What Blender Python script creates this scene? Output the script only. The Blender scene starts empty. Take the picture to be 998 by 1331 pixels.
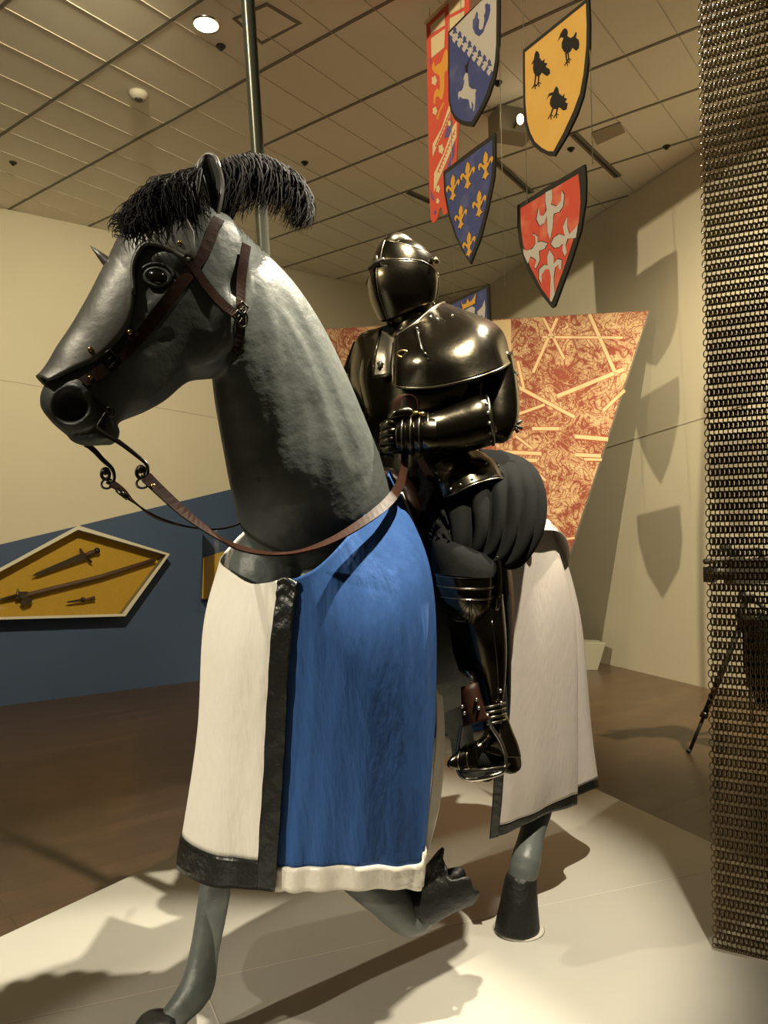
import bpy, bmesh, math, random
import numpy as np
from mathutils import Vector, Matrix
from mathutils.bvhtree import BVHTree

random.seed(7)
rng = np.random.default_rng(11)
SC = bpy.context.scene
COL = SC.collection

# ------------------------------------------------------------------ camera
CAM_H = 1.55
FPX, CX, CY = 1000.0, 499.0, 665.5
_n = Vector((-0.0157, 1.0, 0.0305)).normalized()       # world up in (right, up, forward)
_f = Vector((0, 0, 1))
_y = (_f - _n * _f.dot(_n)).normalized()
_x = Vector((_y.y * _n.z - _y.z * _n.y, _y.z * _n.x - _y.x * _n.z, _y.x * _n.y - _y.y * _n.x)) * -1
RIGHT = Vector((_x.x, _y.x, _n.x)); UP = Vector((_x.y, _y.y, _n.y)); FWD = Vector((_x.z, _y.z, _n.z))
CAM = Vector((0, 0, CAM_H))
cam_data = bpy.data.cameras.new('camera')
cam_data.sensor_fit = 'VERTICAL'; cam_data.sensor_height = 36.0
cam_data.lens = FPX / 1331.0 * 36.0
cam_data.clip_start = 0.05; cam_data.clip_end = 60
cam = bpy.data.objects.new('camera', cam_data); COL.objects.link(cam)
mw = Matrix.Identity(4)
for i in range(3):
    mw[i][0] = RIGHT[i]; mw[i][1] = UP[i]; mw[i][2] = -FWD[i]; mw[i][3] = CAM[i]
cam.matrix_world = mw
SC.camera = cam

# ------------------------------------------------------------------ world, exposure, lights
vs = SC.view_settings
SC.display_settings.display_device = 'sRGB'
vs.view_transform = 'Standard'; vs.look = 'None'; vs.gamma = 1.0; vs.use_curve_mapping = False
vs.exposure = 0.0
world = bpy.data.worlds.new('world'); SC.world = world; world.use_nodes = True
bg = world.node_tree.nodes['Background']
bg.inputs[0].default_value = (1.0, 0.80, 0.50, 1); bg.inputs[1].default_value = 0.035

def spot(name, loc, target, power, angle, blend=0.3, size=0.08, color=(1.0, 0.87, 0.55)):
    l = bpy.data.lights.new(name, 'SPOT'); l.energy = power; l.color = color
    l.spot_size = math.radians(angle); l.spot_blend = blend; l.shadow_soft_size = size
    o = bpy.data.objects.new(name, l); COL.objects.link(o)
    o.location = loc
    o.rotation_euler = (Vector(target) - Vector(loc)).to_track_quat('-Z', 'Y').to_euler()
    return o
def area(name, loc, target, power, sx, sy, color=(1.0, 0.87, 0.55)):
    l = bpy.data.lights.new(name, 'AREA'); l.energy = power; l.color = color
    l.shape = 'RECTANGLE'; l.size = sx; l.size_y = sy
    o = bpy.data.objects.new(name, l); COL.objects.link(o)
    o.location = loc
    o.rotation_euler = (Vector(target) - Vector(loc)).to_track_quat('-Z', 'Y').to_euler()
    return o

NEUTRAL = (1.0, 0.90, 0.70)
spot('gallery_spot_banners', (-4.65, -3.6, 5.4), (1.7, 6.2, 3.3), 3000, 30, 0.5, 0.04)
spot('gallery_spot_cloth', (-6.2, -1.9, 3.7), (0.1, 2.2, 0.35), 2000, 15.5, 0.25, 0.06, NEUTRAL)
spot('gallery_spot_horse_top', (0.95, 1.25, 4.8), (0.1, 2.5, 1.6), 1600, 37, 0.5, 0.035, NEUTRAL)
spot('gallery_spot_horse_back', (1.75, 3.5, 4.8), (0.0, 2.25, 1.75), 1500, 34, 0.35, 0.035, NEUTRAL)
spot('gallery_spot_head', (-2.3, 0.9, 4.7), (-0.6, 1.7, 2.1), 270, 30, 0.6, 0.05, NEUTRAL)
spot('gallery_spot_left_wall', (-1.2, 3.4, 4.85), (-3.3, 7.9, 1.5), 760, 100, 0.9, 0.1)
spot('gallery_spot_mural', (0.1, 5.0, 4.85), (1.3, 7.7, 2.2), 80, 80, 0.9, 0.1)
spot('gallery_spot_right_wall', (3.6, 3.4, 4.8), (2.9, 7.6, 1.3), 2500, 74, 0.9, 0.1)

# ------------------------------------------------------------------ projection helpers
def ray(px, py):
    return RIGHT * ((px - CX) / FPX) + UP * ((CY - py) / FPX) + FWD
def W(px, py, d):
    return CAM + ray(px, py) * d
def on_z(px, py, z):
    r = ray(px, py); return CAM + r * ((z - CAM_H) / r.z)
def on_plane(px, py, p0, n):
    r = ray(px, py); return CAM + r * ((p0 - CAM).dot(n) / r.dot(n))

# ------------------------------------------------------------------ object helpers
def setp(o, label=None, cat=None, group=None, kind=None):
    if label: o['label'] = label
    if cat: o['category'] = cat
    if group: o['group'] = group
    if kind: o['kind'] = kind
    return o
def empty(name, loc, label=None, cat=None, group=None):
    o = bpy.data.objects.new(name, None); COL.objects.link(o); o.location = loc
    o.empty_display_size = 0.1
    return setp(o, label, cat, group)
def link(name, me, mats, parent=None, smooth=True):
    if not isinstance(mats, (list, tuple)): mats = [mats]
    for m in mats: me.materials.append(m)
    if smooth:
        me.polygons.foreach_set('use_smooth', [True] * len(me.polygons))
    o = bpy.data.objects.new(name, me); COL.objects.link(o)
    if parent is not None:
        o.parent = parent
        o.matrix_parent_inverse = Matrix.Identity(4)
        loc = Vector((0, 0, 0)); p = parent
        while p is not None: loc += p.location; p = p.parent
        o.location = -loc if True else o.location
    return o
def fix_child_offsets():
    pass
def mesh_from(verts, faces, name='mesh'):
    me = bpy.data.meshes.new(name)
    me.from_pydata([tuple(v) for v in verts], [], faces); me.update()
    return me
class MB:
    """collects verts / faces (with material index) of one mesh"""
    def __init__(s): s.v = []; s.f = []; s.m = []
    def add(s, verts, faces, mi=0):
        b = len(s.v); s.v += [Vector(v) for v in verts]
        s.f += [tuple(i + b for i in f) for f in faces]; s.m += [mi] * len(faces); return s
    def mesh(s, name='mesh'):
        me = mesh_from(s.v, s.f, name)
        if any(s.m): me.polygons.foreach_set('material_index', s.m)
        return me
    def build(s, name, mats, parent=None, smooth=True):
        me = bpy.data.meshes.new(name)
        me.from_pydata([tuple(v) for v in s.v], [], s.f)
        o = link(name, me, mats, parent, smooth)
        me.polygons.foreach_set('material_index', s.m); me.update()
        bm = bmesh.new(); bm.from_mesh(me); bmesh.ops.recalc_face_normals(bm, faces=bm.faces); bm.to_mesh(me); bm.free()
        return o
    def box(s, c, x, y, z, mi=0):
        """c centre, x y z half-extent vectors"""
        c = Vector(c); x = Vector(x); y = Vector(y); z = Vector(z)
        vs = [c + x * a + y * b + z * d for a in (-1, 1) for b in (-1, 1) for d in (-1, 1)]
        return s.add(vs, [(0, 1, 3, 2), (4, 6, 7, 5), (0, 4, 5, 1), (2, 3, 7, 6), (0, 2, 6, 4), (1, 5, 7, 3)], mi)
    def tube(s, pts, r, n=10, mi=0, cap=True, closed=False, flat=None):
        pts = [Vector(p) for p in pts]; k = len(pts)
        rs = r if isinstance(r, (list, tuple)) else [r] * k
        ref = None; rings = []
        for i, p in enumerate(pts):
            if closed: t = pts[(i + 1) % k] - pts[i - 1]
            else: t = pts[min(i + 1, k - 1)] - pts[max(i - 1, 0)]
            t = t.normalized() if t.length > 1e-9 else Vector((0, 0, 1))
            if ref is None:
                ref = t.orthogonal().normalized()
            ref = (ref - t * ref.dot(t))
            ref = ref.normalized() if ref.length > 1e-6 else t.orthogonal().normalized()
            b = t.cross(ref)
            rings.append([p + (ref * math.cos(a) + b * math.sin(a)) * rs[i] for a in [2 * math.pi * j / n for j in range(n)]])
        return s.rings(rings, mi, cap, closed)
    def rings(s, rings, mi=0, cap=True, closed=False):
        n = len(rings[0]); vs = [v for r in rings for v in r]; fs = []
        k = len(rings)
        for i in range(k if closed else k - 1):
            a = i * n; b = ((i + 1) % k) * n
            for j in range(n):
                fs.append((a + j, a + (j + 1) % n, b + (j + 1) % n, b + j))
        if cap and not closed:
            fs.append(tuple(range(n - 1, -1, -1))); fs.append(tuple((k - 1) * n + j for j in range(n)))
        return s.add(vs, fs, mi)
    def ball(s, c, ax, ay, az, nu=16, nv=10, mi=0):
        c = Vector(c); ax = Vector(ax); ay = Vector(ay); az = Vector(az)
        rings = []
        for i in range(1, nv):
            th = math.pi * i / nv
            rings.append([c + az * math.cos(th) + (ax * math.cos(2 * math.pi * j / nu) + ay * math.sin(2 * math.pi * j / nu)) * math.sin(th) for j in range(nu)])
        vs = [v for r in rings for v in r] + [c + az, c - az]; fs = []
        for i in range(nv - 2):
            for j in range(nu):
                fs.append((i * nu + j, (i + 1) * nu + j, (i + 1) * nu + (j + 1) % nu, i * nu + (j + 1) % nu))
        t = len(vs) - 2
        for j in range(nu):
            fs.append((t, j, (j + 1) % nu)); fs.append((t + 1, (nv - 2) * nu + (j + 1) % nu, (nv - 2) * nu + j))
        return s.add(vs, fs, mi)
    def prism(s, pts, nrm, th, mi=0):
        """flat polygon pts (3d) given thickness th along nrm"""
        pts = [Vector(p) for p in pts]; k = len(pts); nrm = Vector(nrm).normalized()
        vs = pts + [p + nrm * th for p in pts]
        fs = [tuple(range(k - 1, -1, -1)), tuple(range(k, 2 * k))]
        for i in range(k): fs.append((i, (i + 1) % k, k + (i + 1) % k, k + i))
        return s.add(vs, fs, mi)
    def ribbon(s, pts, nrms, width, th, mi=0):
        """flat strap: pts centre line, nrms surface normals, solid"""
        k = len(pts); rings = []
        ws = width if isinstance(width, (list, tuple)) else [width] * k
        for i in range(k):
            t = (Vector(pts[min(i + 1, k - 1)]) - Vector(pts[max(i - 1, 0)])).normalized()
            n = Vector(nrms[i]); n = (n - t * n.dot(t)).normalized(); b = t.cross(n)
            p = Vector(pts[i]); w = ws[i] / 2
            rings.append([p - b * w, p + b * w, p + b * w + n * th, p - b * w + n * th])
        return s.rings(rings, mi)

def catmull(vals, m):
    """resample list of tuples / Vectors to m points with Catmull-Rom"""
    a = np.array([list(v) for v in vals], float); k = len(a)
    if k == 1: return np.repeat(a, m, 0)
    out = []
    for t in np.linspace(0, k - 1, m):
        i = min(int(t), k - 2); f = t - i
        p0 = a[i - 1] if i > 0 else 2 * a[0] - a[1]
        p1, p2 = a[i], a[i + 1]
        p3 = a[i + 2] if i + 2 < k else 2 * a[-1] - a[-2]
        out.append(0.5 * (2 * p1 + (p2 - p0) * f + (2 * p0 - 5 * p1 + 4 * p2 - p3) * f * f + (3 * p1 - p0 - 3 * p2 + p3) * f ** 3))
    return np.array(out)

def px_rings(secs, lats, nr, n=28, shrink=True, expo=2.0, fold=None):
    """secs: (ax,ay,da, bx,by,db, w); lats: one Vector or list of Vectors pointing to the near side.
    Ring angle 0 = A, 90 deg = near side, 180 = B."""
    if isinstance(lats, Vector): lats = [lats] * len(secs)
    S = catmull([tuple(s) + tuple(l) for s, l in zip(secs, lats)], nr)
    rings = []
    for q, s in enumerate(S):
        A = W(s[0], s[1], s[2]); B = W(s[3], s[4], s[5]); L = Vector(s[7:10]).normalized(); w = s[6]
        c = (A + B) / 2; U = (A - B) / 2
        Un = U.normalized(); L = (L - Un * L.dot(Un)).normalized()
        if shrink:
            e = RIGHT * U.dot(RIGHT) + UP * U.dot(UP); ext = e.length; e = e / max(ext, 1e-9)
            le = L.dot(e)
            k = 1 - (w * le / max(ext, 1e-6)) ** 2
            U = U * math.sqrt(max(k, 0.25))
        ring = []
        for j in range(n):
            th = 2 * math.pi * j / n
            ct, st = math.cos(th), math.sin(th)
            if expo != 2.0:
                ct = math.copysign(abs(ct) ** (2 / expo), ct); st = math.copysign(abs(st) ** (2 / expo), st)
            g = 1.0
            if fold: g = 1 + fold(q / (nr - 1), th)
            ring.append(c + U * ct * g + L * st * w * g)
        rings.append(ring)
    return rings

def grid_px(cols, nr, nc):
    """cols: list of columns of (px,py,d). returns nr x nc x 3"""
    C = [catmull(c, nr) for c in cols]
    G = np.zeros((nr, nc, 3))
    for i in range(nr):
        row = catmull([c[i] for c in C], nc)
        for j in range(nc):
            G[i, j] = W(*row[j])
    return G
def grid_normals(G):
    du = np.gradient(G, axis=1); dv = np.gradient(G, axis=0)
    n = np.cross(du, dv); n /= np.maximum(np.linalg.norm(n, axis=2, keepdims=True), 1e-9)
    mid = n[n.shape[0] // 2, n.shape[1] // 2]; c = G[n.shape[0] // 2, n.shape[1] // 2]
    if np.dot(mid, np.array(CAM) - c) < 0: n = -n
    return n
def grid_obj(name, G, mat, parent, th=0.004, outward=True, r0=0, r1=None, off=0.0, N=None):
    """solid sheet from a grid slice"""
    if N is None: N = grid_normals(G)
    r1 = G.shape[0] if r1 is None else r1
    g = G[r0:r1] + N[r0:r1] * off; nn = N[r0:r1]
    R, Cn = g.shape[:2]
    top = g + nn * th / 2; bot = g - nn * th / 2
    vs = list(map(Vector, top.reshape(-1, 3))) + list(map(Vector, bot.reshape(-1, 3)))
    b = R * Cn; fs = []
    for i in range(R - 1):
        for j in range(Cn - 1):
            a = i * Cn + j
            fs.append((a, a + 1, a + Cn + 1, a + Cn)); fs.append((b + a, b + a + Cn, b + a + Cn + 1, b + a + 1))
    for j in range(Cn - 1):
        fs.append((j + 1, j, b + j, b + j + 1)); a = (R - 1) * Cn + j
        fs.append((a, a + 1, b + a + 1, b + a))
    for i in range(R - 1):
        a = i * Cn; fs.append((a, a + Cn, b + a + Cn, b + a))
        a = i * Cn + Cn - 1; fs.append((a + Cn, a, b + a, b + a + Cn))
    mb = MB(); mb.add(vs, fs)
    return mb.build(name, mat, parent)

# ------------------------------------------------------------------ materials
def mat(name, col, rough=0.6, metal=0.0, spec=0.5, noise=None, bump=None, sheen=0.0, emit=None, emit_s=0.0, coat=0.0, stretch=(1, 1, 1), alpha=None):
    m = bpy.data.materials.new(name); m.use_nodes = True
    nt = m.node_tree; b = nt.nodes['Principled BSDF']
    b.inputs['Base Color'].default_value = (*col, 1); b.inputs['Roughness'].default_value = rough
    b.inputs['Metallic'].default_value = metal; b.inputs['Specular IOR Level'].default_value = spec
    if sheen: b.inputs['Sheen Weight'].default_value = sheen
    if coat: b.inputs['Coat Weight'].default_value = coat; b.inputs['Coat Roughness'].default_value = 0.15
    if emit: b.inputs['Emission Color'].default_value = (*emit, 1); b.inputs['Emission Strength'].default_value = emit_s
    tc = nt.nodes.new('ShaderNodeTexCoord'); mp = nt.nodes.new('ShaderNodeMapping')
    mp.inputs['Scale'].default_value = stretch
    nt.links.new(tc.outputs['Object'], mp.inputs['Vector'])
    if noise:                                  # (scale, second colour, lo, hi)
        t = nt.nodes.new('ShaderNodeTexNoise'); t.inputs['Scale'].default_value = noise[0]; t.inputs['Detail'].default_value = 5
        r = nt.nodes.new('ShaderNodeValToRGB'); r.color_ramp.elements[0].position = noise[2]; r.color_ramp.elements[1].position = noise[3]
        r.color_ramp.elements[0].color = (*col, 1); r.color_ramp.elements[1].color = (*noise[1], 1)
        nt.links.new(mp.outputs[0], t.inputs['Vector']); nt.links.new(t.outputs['Fac'], r.inputs[0]); nt.links.new(r.outputs[0], b.inputs['Base Color'])
    if bump:                                   # (scale, strength, distance)
        t = nt.nodes.new('ShaderNodeTexNoise'); t.inputs['Scale'].default_value = bump[0]; t.inputs['Detail'].default_value = 4
        bp = nt.nodes.new('ShaderNodeBump'); bp.inputs['Strength'].default_value = bump[1]; bp.inputs['Distance'].default_value = bump[2]
        nt.links.new(mp.outputs[0], t.inputs['Vector']); nt.links.new(t.outputs['Fac'], bp.inputs['Height']); nt.links.new(bp.outputs[0], b.inputs['Normal'])
    return m
M = {}
M['wall'] = mat('warm white wall paint', (0.66, 0.60, 0.48), 0.85, noise=(1.2, (0.69, 0.63, 0.505), 0.3, 0.7))
M['blue_wall'] = mat('slate blue wall paint', (0.050, 0.085, 0.175), 0.7, noise=(2, (0.055, 0.092, 0.188), 0.3, 0.7))
M['ceiling'] = mat('ceiling tile', (0.84, 0.79, 0.68), 0.9, noise=(3, (0.86, 0.81, 0.70), 0.3, 0.7))
M['joint'] = mat('ceiling joint', (0.22, 0.20, 0.16), 0.9)
M['dark'] = mat('dark metal fitting', (0.03, 0.028, 0.022), 0.5)
M['plinth'] = mat('painted plinth top', (0.42, 0.405, 0.355), 0.42, noise=(2.5, (0.39, 0.375, 0.33), 0.35, 0.7))
M['plinth_seam'] = mat('pale seam', (0.62, 0.59, 0.51), 0.5)
M['horse'] = mat('grey green horse paint', (0.076, 0.086, 0.080), 0.46, noise=(6, (0.098, 0.108, 0.10), 0.4, 0.75), bump=(22, 0.35, 0.012))
M['horse_dark'] = mat('black hoof paint', (0.009, 0.009, 0.008), 0.5, spec=0.3, bump=(30, 0.6, 0.012))
M['steel_grey'] = mat('dull grey chanfron', (0.15, 0.147, 0.13), 0.42, 0.35, noise=(5, (0.21, 0.205, 0.185), 0.35, 0.7), bump=(16, 0.25, 0.01))
M['eye'] = mat('glossy black eye', (0.008, 0.007, 0.006), 0.06, coat=1.0)
M['leather'] = mat('brown leather', (0.034, 0.012, 0.0055), 0.5, spec=0.2, noise=(14, (0.022, 0.008, 0.004), 0.35, 0.7), bump=(60, 0.2, 0.004))
M['leather_dark'] = mat('dark brown leather', (0.045, 0.020, 0.012), 0.35, bump=(50, 0.2, 0.004))
M['iron'] = mat('blackened iron', (0.06, 0.055, 0.045), 0.32, 0.9)
M['brass'] = mat('brass', (0.62, 0.42, 0.16), 0.28, 1.0)
M['bright_steel'] = mat('bright steel', (0.55, 0.52, 0.45), 0.25, 1.0)
M['armour'] = mat('polished black bronze armour', (0.080, 0.070, 0.050), 0.21, 1.0, noise=(9, (0.12, 0.104, 0.074), 0.35, 0.75), bump=(11, 0.22, 0.012))
M['armour_light'] = mat('worn steel armour', (0.24, 0.215, 0.16), 0.27, 1.0, noise=(10, (0.17, 0.15, 0.11), 0.35, 0.7), bump=(14, 0.12, 0.01))
M['black_cloth'] = mat('black cotton', (0.0062, 0.0064, 0.0058), 0.9, spec=0.1, bump=(90, 0.25, 0.003))
M['black_satin'] = mat('black satin', (0.008, 0.0088, 0.0075), 0.36, bump=(26, 0.6, 0.012))
M['white_satin'] = mat('cream satin', (0.74, 0.69, 0.60), 0.33, bump=(24, 0.5, 0.012))
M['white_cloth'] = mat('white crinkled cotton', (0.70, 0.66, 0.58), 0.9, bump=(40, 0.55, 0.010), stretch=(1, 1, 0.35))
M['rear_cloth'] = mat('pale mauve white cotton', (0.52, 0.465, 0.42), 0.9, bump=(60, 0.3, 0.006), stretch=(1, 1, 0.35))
M['blue_cloth'] = mat('royal blue crinkled cotton', (0.026, 0.080, 0.245), 0.85, spec=0.25, noise=(30, (0.032, 0.094, 0.28), 0.35, 0.7), bump=(55, 0.45, 0.012), stretch=(1, 1, 0.16))
M['feather'] = mat('black ostrich feather', (0.013, 0.0105, 0.010), 0.7, spec=0.25)
M['lance'] = mat('dark green lacquered wood', (0.055, 0.058, 0.045), 0.28)

# ================================================================== the room
FLOOR_Z, PLINTH_Z, CEIL_Z = 0.0, 0.10, CAM_H + 3.4
def struct(o): o['kind'] = 'structure'; return o

def floor_material():
    m = mat('dark plank floor', (0.06, 0.042, 0.028), 0.32)
    nt = m.node_tree; b = nt.nodes['Principled BSDF']
    tc = nt.nodes.new('ShaderNodeTexCoord'); mp = nt.nodes.new('ShaderNodeMapping')
    mp.inputs['Rotation'].default_value = (0, 0, math.radians(-38))
    br = nt.nodes.new('ShaderNodeTexBrick'); br.inputs['Scale'].default_value = 1.0
    br.inputs['Brick Width'].default_value = 1.5; br.inputs['Row Height'].default_value = 0.13
    br.inputs['Mortar Size'].default_value = 0.002; br.inputs['Mortar Smooth'].default_value = 0.4
    br.inputs['Color1'].default_value = (0.115, 0.070, 0.042, 1); br.inputs['Color2'].default_value = (0.088, 0.055, 0.034, 1)
    br.inputs['Mortar'].default_value = (0.03, 0.02, 0.014, 1)
    ns = nt.nodes.new('ShaderNodeTexNoise'); ns.inputs['Scale'].default_value = 6; ns.inputs['Detail'].default_value = 6
    mx = nt.nodes.new('ShaderNodeMix'); mx.data_type = 'RGBA'; mx.blend_type = 'MULTIPLY'; mx.inputs[0].default_value = 0.45
    nt.links.new(tc.outputs['Object'], mp.inputs[0]); nt.links.new(mp.outputs[0], br.inputs['Vector']); nt.links.new(mp.outputs[0], ns.inputs['Vector'])
    nt.links.new(br.outputs['Color'], mx.inputs[6]); nt.links.new(ns.outputs['Fac'], mx.inputs[7]); nt.links.new(mx.outputs[2], b.inputs['Base Color'])
    return m
M['floor'] = floor_material()
mb = MB(); mb.box((0, 5.0, -0.05), (9, 0, 0), (0, 8, 0), (0, 0, 0.05)); struct(mb.build('floor', M['floor'], smooth=False))

# corner and wall lines (walls lean a little, as they do in this gallery)
CB = on_z(663, 833, FLOOR_Z); CT = on_z(595, 396, CEIL_Z)
LB = on_z(-420, 971.8, FLOOR_Z); LT = on_z(-420, 180.7, CEIL_Z)
RB = on_z(1420, 1015, FLOOR_Z); RT = on_z(1150, 41, CEIL_Z)
ln = (LB - CB).cross(CT - CB).normalized()
if ln.dot(CAM - CB) < 0: ln = -ln
rn = (RB - CB).cross(CT - CB).normalized()
if rn.dot(CAM - CB) < 0: rn = -rn
def LW(px, py, off=0.0): return on_plane(px, py, CB + ln * off, ln)
def RW(px, py, off=0.0): return on_plane(px, py, CB + rn * off, rn)
LTp = LW(-420, 180.7); RTp = RW(1150, 41)
# left wall : beige above, slate blue below a slanting edge; the two colours are faces of one mesh
bl0 = LW(-420, 662 + 420 * 0.348); bl1 = LW(640, 662 - 640 * 0.348)
t_c = LW(640, 662 - 640 * 0.348)
ce = CB + (CT - CB) * 0.62
mb = MB()
th = -ln * 0.12
def slab(mb, pts, th, mi):
    k = len(pts); vs = list(pts) + [p + th for p in pts]
    fs = [tuple(range(k)), tuple(range(2 * k - 1, k - 1, -1))] + [(i, k + i, k + (i + 1) % k, (i + 1) % k) for i in range(k)]
    mb.add(vs, fs, mi)
slab(mb, [bl0, ce, CT, LTp], th, 0); slab(mb, [LB, CB, ce, bl0], th, 1)
struct(mb.build('wall_left', [M['wall'], M['blue_wall']], smooth=False))
mb = MB(); slab(mb, [CB, RB, RTp, CT], -rn * 0.12, 0); struct(mb.build('wall_right', M['wall'], smooth=False))
# faint panel seams in the two walls
mb = MB()
mb.tube([LW(-420, 440, 0.001), LW(21, 497, 0.001), LW(291, 545, 0.001), LW(420, 567, 0.001)], 0.0025, 4)
struct(mb.build('trim_1', mat('wall seam', (0.36, 0.31, 0.23), 0.9), smooth=False))
mb = MB(); mb.tube([RW(700, 610, 0.001), RW(800, 578, 0.001), RW(930, 538, 0.001), RW(1150, 470, 0.001)], 0.0025, 4)
struct(mb.build('trim_2', bpy.data.materials['wall seam'], smooth=False))

# ceiling : a slab with two families of joints
cz = CEIL_Z
mb = MB()
cpts = [Vector((-9, 2.4, cz)), Vector((7, 2.4, cz)), Vector((7, 12.5, cz)), Vector((-9, 12.5, cz))]
slab(mb, cpts, Vector((0, 0, 0.1)), 0); struct(mb.build('ceiling', M['ceiling'], smooth=False))
d1 = Vector((-1.30, 1.0, 0)).normalized(); d2 = Vector((0.769, 1.0, 0)).normalized()
def strip(mb, p, q, w, mi=0, dz=0.004):
    t = (q - p).normalized(); s = Vector((-t.y, t.x, 0)) * (w / 2)
    mb.box((p + q) / 2 - Vector((0, 0, dz / 2)), (q - p) / 2, s, (0, 0, dz / 2), mi)
def clipped(p, d):
    """part of the line p + t d over the visible ceiling in front of the walls"""
    lo, hi = -30.0, 30.0
    for (o, nn) in ((Vector((0, 2.45, cz)), Vector((0, 1, 0))), (CT, ln), (CT, rn)):
        a = d.dot(nn); b = (p - o).dot(nn)
        if abs(a) < 1e-6: continue
        t = -b / a
        if a > 0: lo = max(lo, t)
        else: hi = min(hi, t)
    return (p + d * lo, p + d * hi) if hi > lo + 0.2 else None
mbw = MB(); mbt = MB()
def off_of(px, py): return (on_z(px, py, cz)).dot(d2)
k0, step = off_of(210, 163), 0.755
for i in range(-4, 9):
    c = clipped(d2 * (k0 + i * step) + Vector((0, 0, cz)), d1)
    if c: strip(mbw, c[0], c[1], 0.026)
e0, est = on_z(790, 142, cz).dot(d1), 0.365
for i in range(-22, 24):
    c = clipped(d1 * (e0 + i * est) + Vector((0, 0, cz)), d2)
    if c: strip(mbt, c[0], c[1], 0.006)
struct(mbw.build('trim_3', M['joint'], smooth=False)); struct(mbt.build('trim_4', mat('fine ceiling joint', (0.58, 0.54, 0.45), 0.9), smooth=False))
# ceiling fittings
def sprinkler(px, py, label):
    p = on_z(px, py, cz); r = empty('sprinkler_head', p, label, 'sprinkler', 'sprinkler heads in the ceiling')
    mb = MB(); mb.tube([p, p - Vector((0, 0, 0.012))], [0.034, 0.028], 16); mb.build('cover_plate', M['dark'], r)
    mb = MB(); mb.tube([p - Vector((0, 0, 0.012)), p - Vector((0, 0, 0.028))], [0.012, 0.015], 10); mb.build('nozzle', M['iron'], r)
sprinkler(287, 60, 'small dark ceiling sprinkler just below the lit downlight')
sprinkler(17, 211, 'small dark ceiling sprinkler above the left wall at the picture edge')
sprinkler(396, 211, 'small dark ceiling sprinkler right of the tip of the feather plume')
sprinkler(647, 107, 'small dark ceiling sprinkler right of the goat shield')
sprinkler(742, 193, 'small dark ceiling sprinkler below the yellow bird shield')
sprinkler(866, 190, 'small dark ceiling sprinkler near the top of the right wall')
p = on_z(180, 121, cz); r = empty('smoke_detector', p, 'round pale smoke detector on the ceiling above the plume', 'smoke detector')
mb = MB(); mb.tube([p, p - Vector((0, 0, 0.02)), p - Vector((0, 0, 0.05))], [0.07, 0.07, 0.05], 20); mb.build('base', mat('detector plastic', (0.42, 0.39, 0.33), 0.7), r)
mb = MB(); mb.tube([p - Vector((0, 0, 0.05)), p - Vector((0, 0, 0.06))], [0.03, 0.02], 14); mb.build('sensor', M['dark'], r)
# lit downlight
p = on_z(268, 31, cz); r = empty('downlight', p, 'lit round ceiling downlight left of the tall dark lance', 'ceiling light')
mb = MB()
mb.rings([[p + Vector((math.cos(a) * q, math.sin(a) * q, -h)) for a in [2 * math.pi * j / 24 for j in range(24)]] for q, h in ((0.092, 0.0), (0.092, 0.012), (0.08, 0.012), (0.078, 0.004))], cap=False)
mb.build('ring', M['bright_steel'], r)
mb = MB(); mb.tube([p - Vector((0, 0, 0.003)), p - Vector((0, 0, 0.014))], [0.078, 0.07], 20)
mb.build('lamp', mat('glowing lamp', (1, 0.9, 0.7), 0.5, emit=(1.0, 0.85, 0.55), emit_s=14), r)
# access hatch outline
mb = MB()
hp = [on_z(x, y, cz) for x, y in ((302, 24), (347, 3), (392, 30), (340, 58))]
hq = [on_z(x, y, cz) for x, y in ((308, 24), (347, 7), (385, 30), (340, 53))]
hr = empty('ceiling_hatch', hp[0], 'square access hatch in the ceiling behind the lance top', 'hatch')
for i in range(4):
    a, b2, c2, d_ = hp[i], hp[(i + 1) % 4], hq[(i + 1) % 4], hq[i]
    mb.prism([a, b2, c2, d_], (0, 0, -1), 0.006 if i < 2 else 0.003)
mb.build('frame', M['joint'], hr, smooth=False)
mb = MB(); mb.prism(hq, (0, 0, -1), 0.003); mb.build('cover', M['ceiling'], hr, smooth=False)
# slot diffusers
def slot(pa, pb, w, label):
    a = on_z(*pa, cz); b = on_z(*pb, cz); r = empty('slot_diffuser', (a + b) / 2, label, 'air vent', 'slot diffusers in the ceiling')
    m1 = MB(); strip(m1, a, b, w, 0, 0.012); m1.build('frame', M['joint'], r, smooth=False)
    m2 = MB(); strip(m2, a + (b - a) * 0.02 - Vector((0, 0, 0.012)), b - (b - a) * 0.02 - Vector((0, 0, 0.012)), w * 0.35, 0, 0.004); m2.build('slot', M['dark'], r, smooth=False)
slot((744, 172), (803, 229), 0.07, 'dark slot diffuser in the ceiling running from the yellow shield to the right wall')
slot((640, 205), (690, 250), 0.07, 'dark slot diffuser in the ceiling between the two columns of shields')
slot((531, 249), (560, 262), 0.07, 'short dark slot diffuser in the ceiling left of the red banner')
# spotlight box with its lit lamp behind the yellow shield
p = on_z(664, 148, cz); r = empty('track_spotlight', p, 'boxy ceiling spotlight with lit lamp left of the yellow bird shield', 'spotlight')
mb = MB(); mb.box(p - Vector((0, 0, 0.10)), (0.15, 0.05, 0), (-0.03, 0.1, 0), (0, 0, 0.10)); mb.build('housing', mat('lamp housing', (0.30, 0.27, 0.21), 0.7), r, smooth=False)
lp = W(676, 155, (p - CAM).dot(FWD) - 0.35)
mb = MB(); mb.ball(lp, (0.026, 0, 0), (0, 0.026, 0), (0, 0, 0.04), 12, 8); mb.build('lamp', bpy.data.materials['glowing lamp'], r)
mb = MB(); mb.tube([p - Vector((0, 0, 0.16)), lp + Vector((0, 0.06, 0.05)), lp + Vector((0, 0.02, 0.03))], 0.010, 8); mb.build('arm', M['dark'], r)
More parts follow.
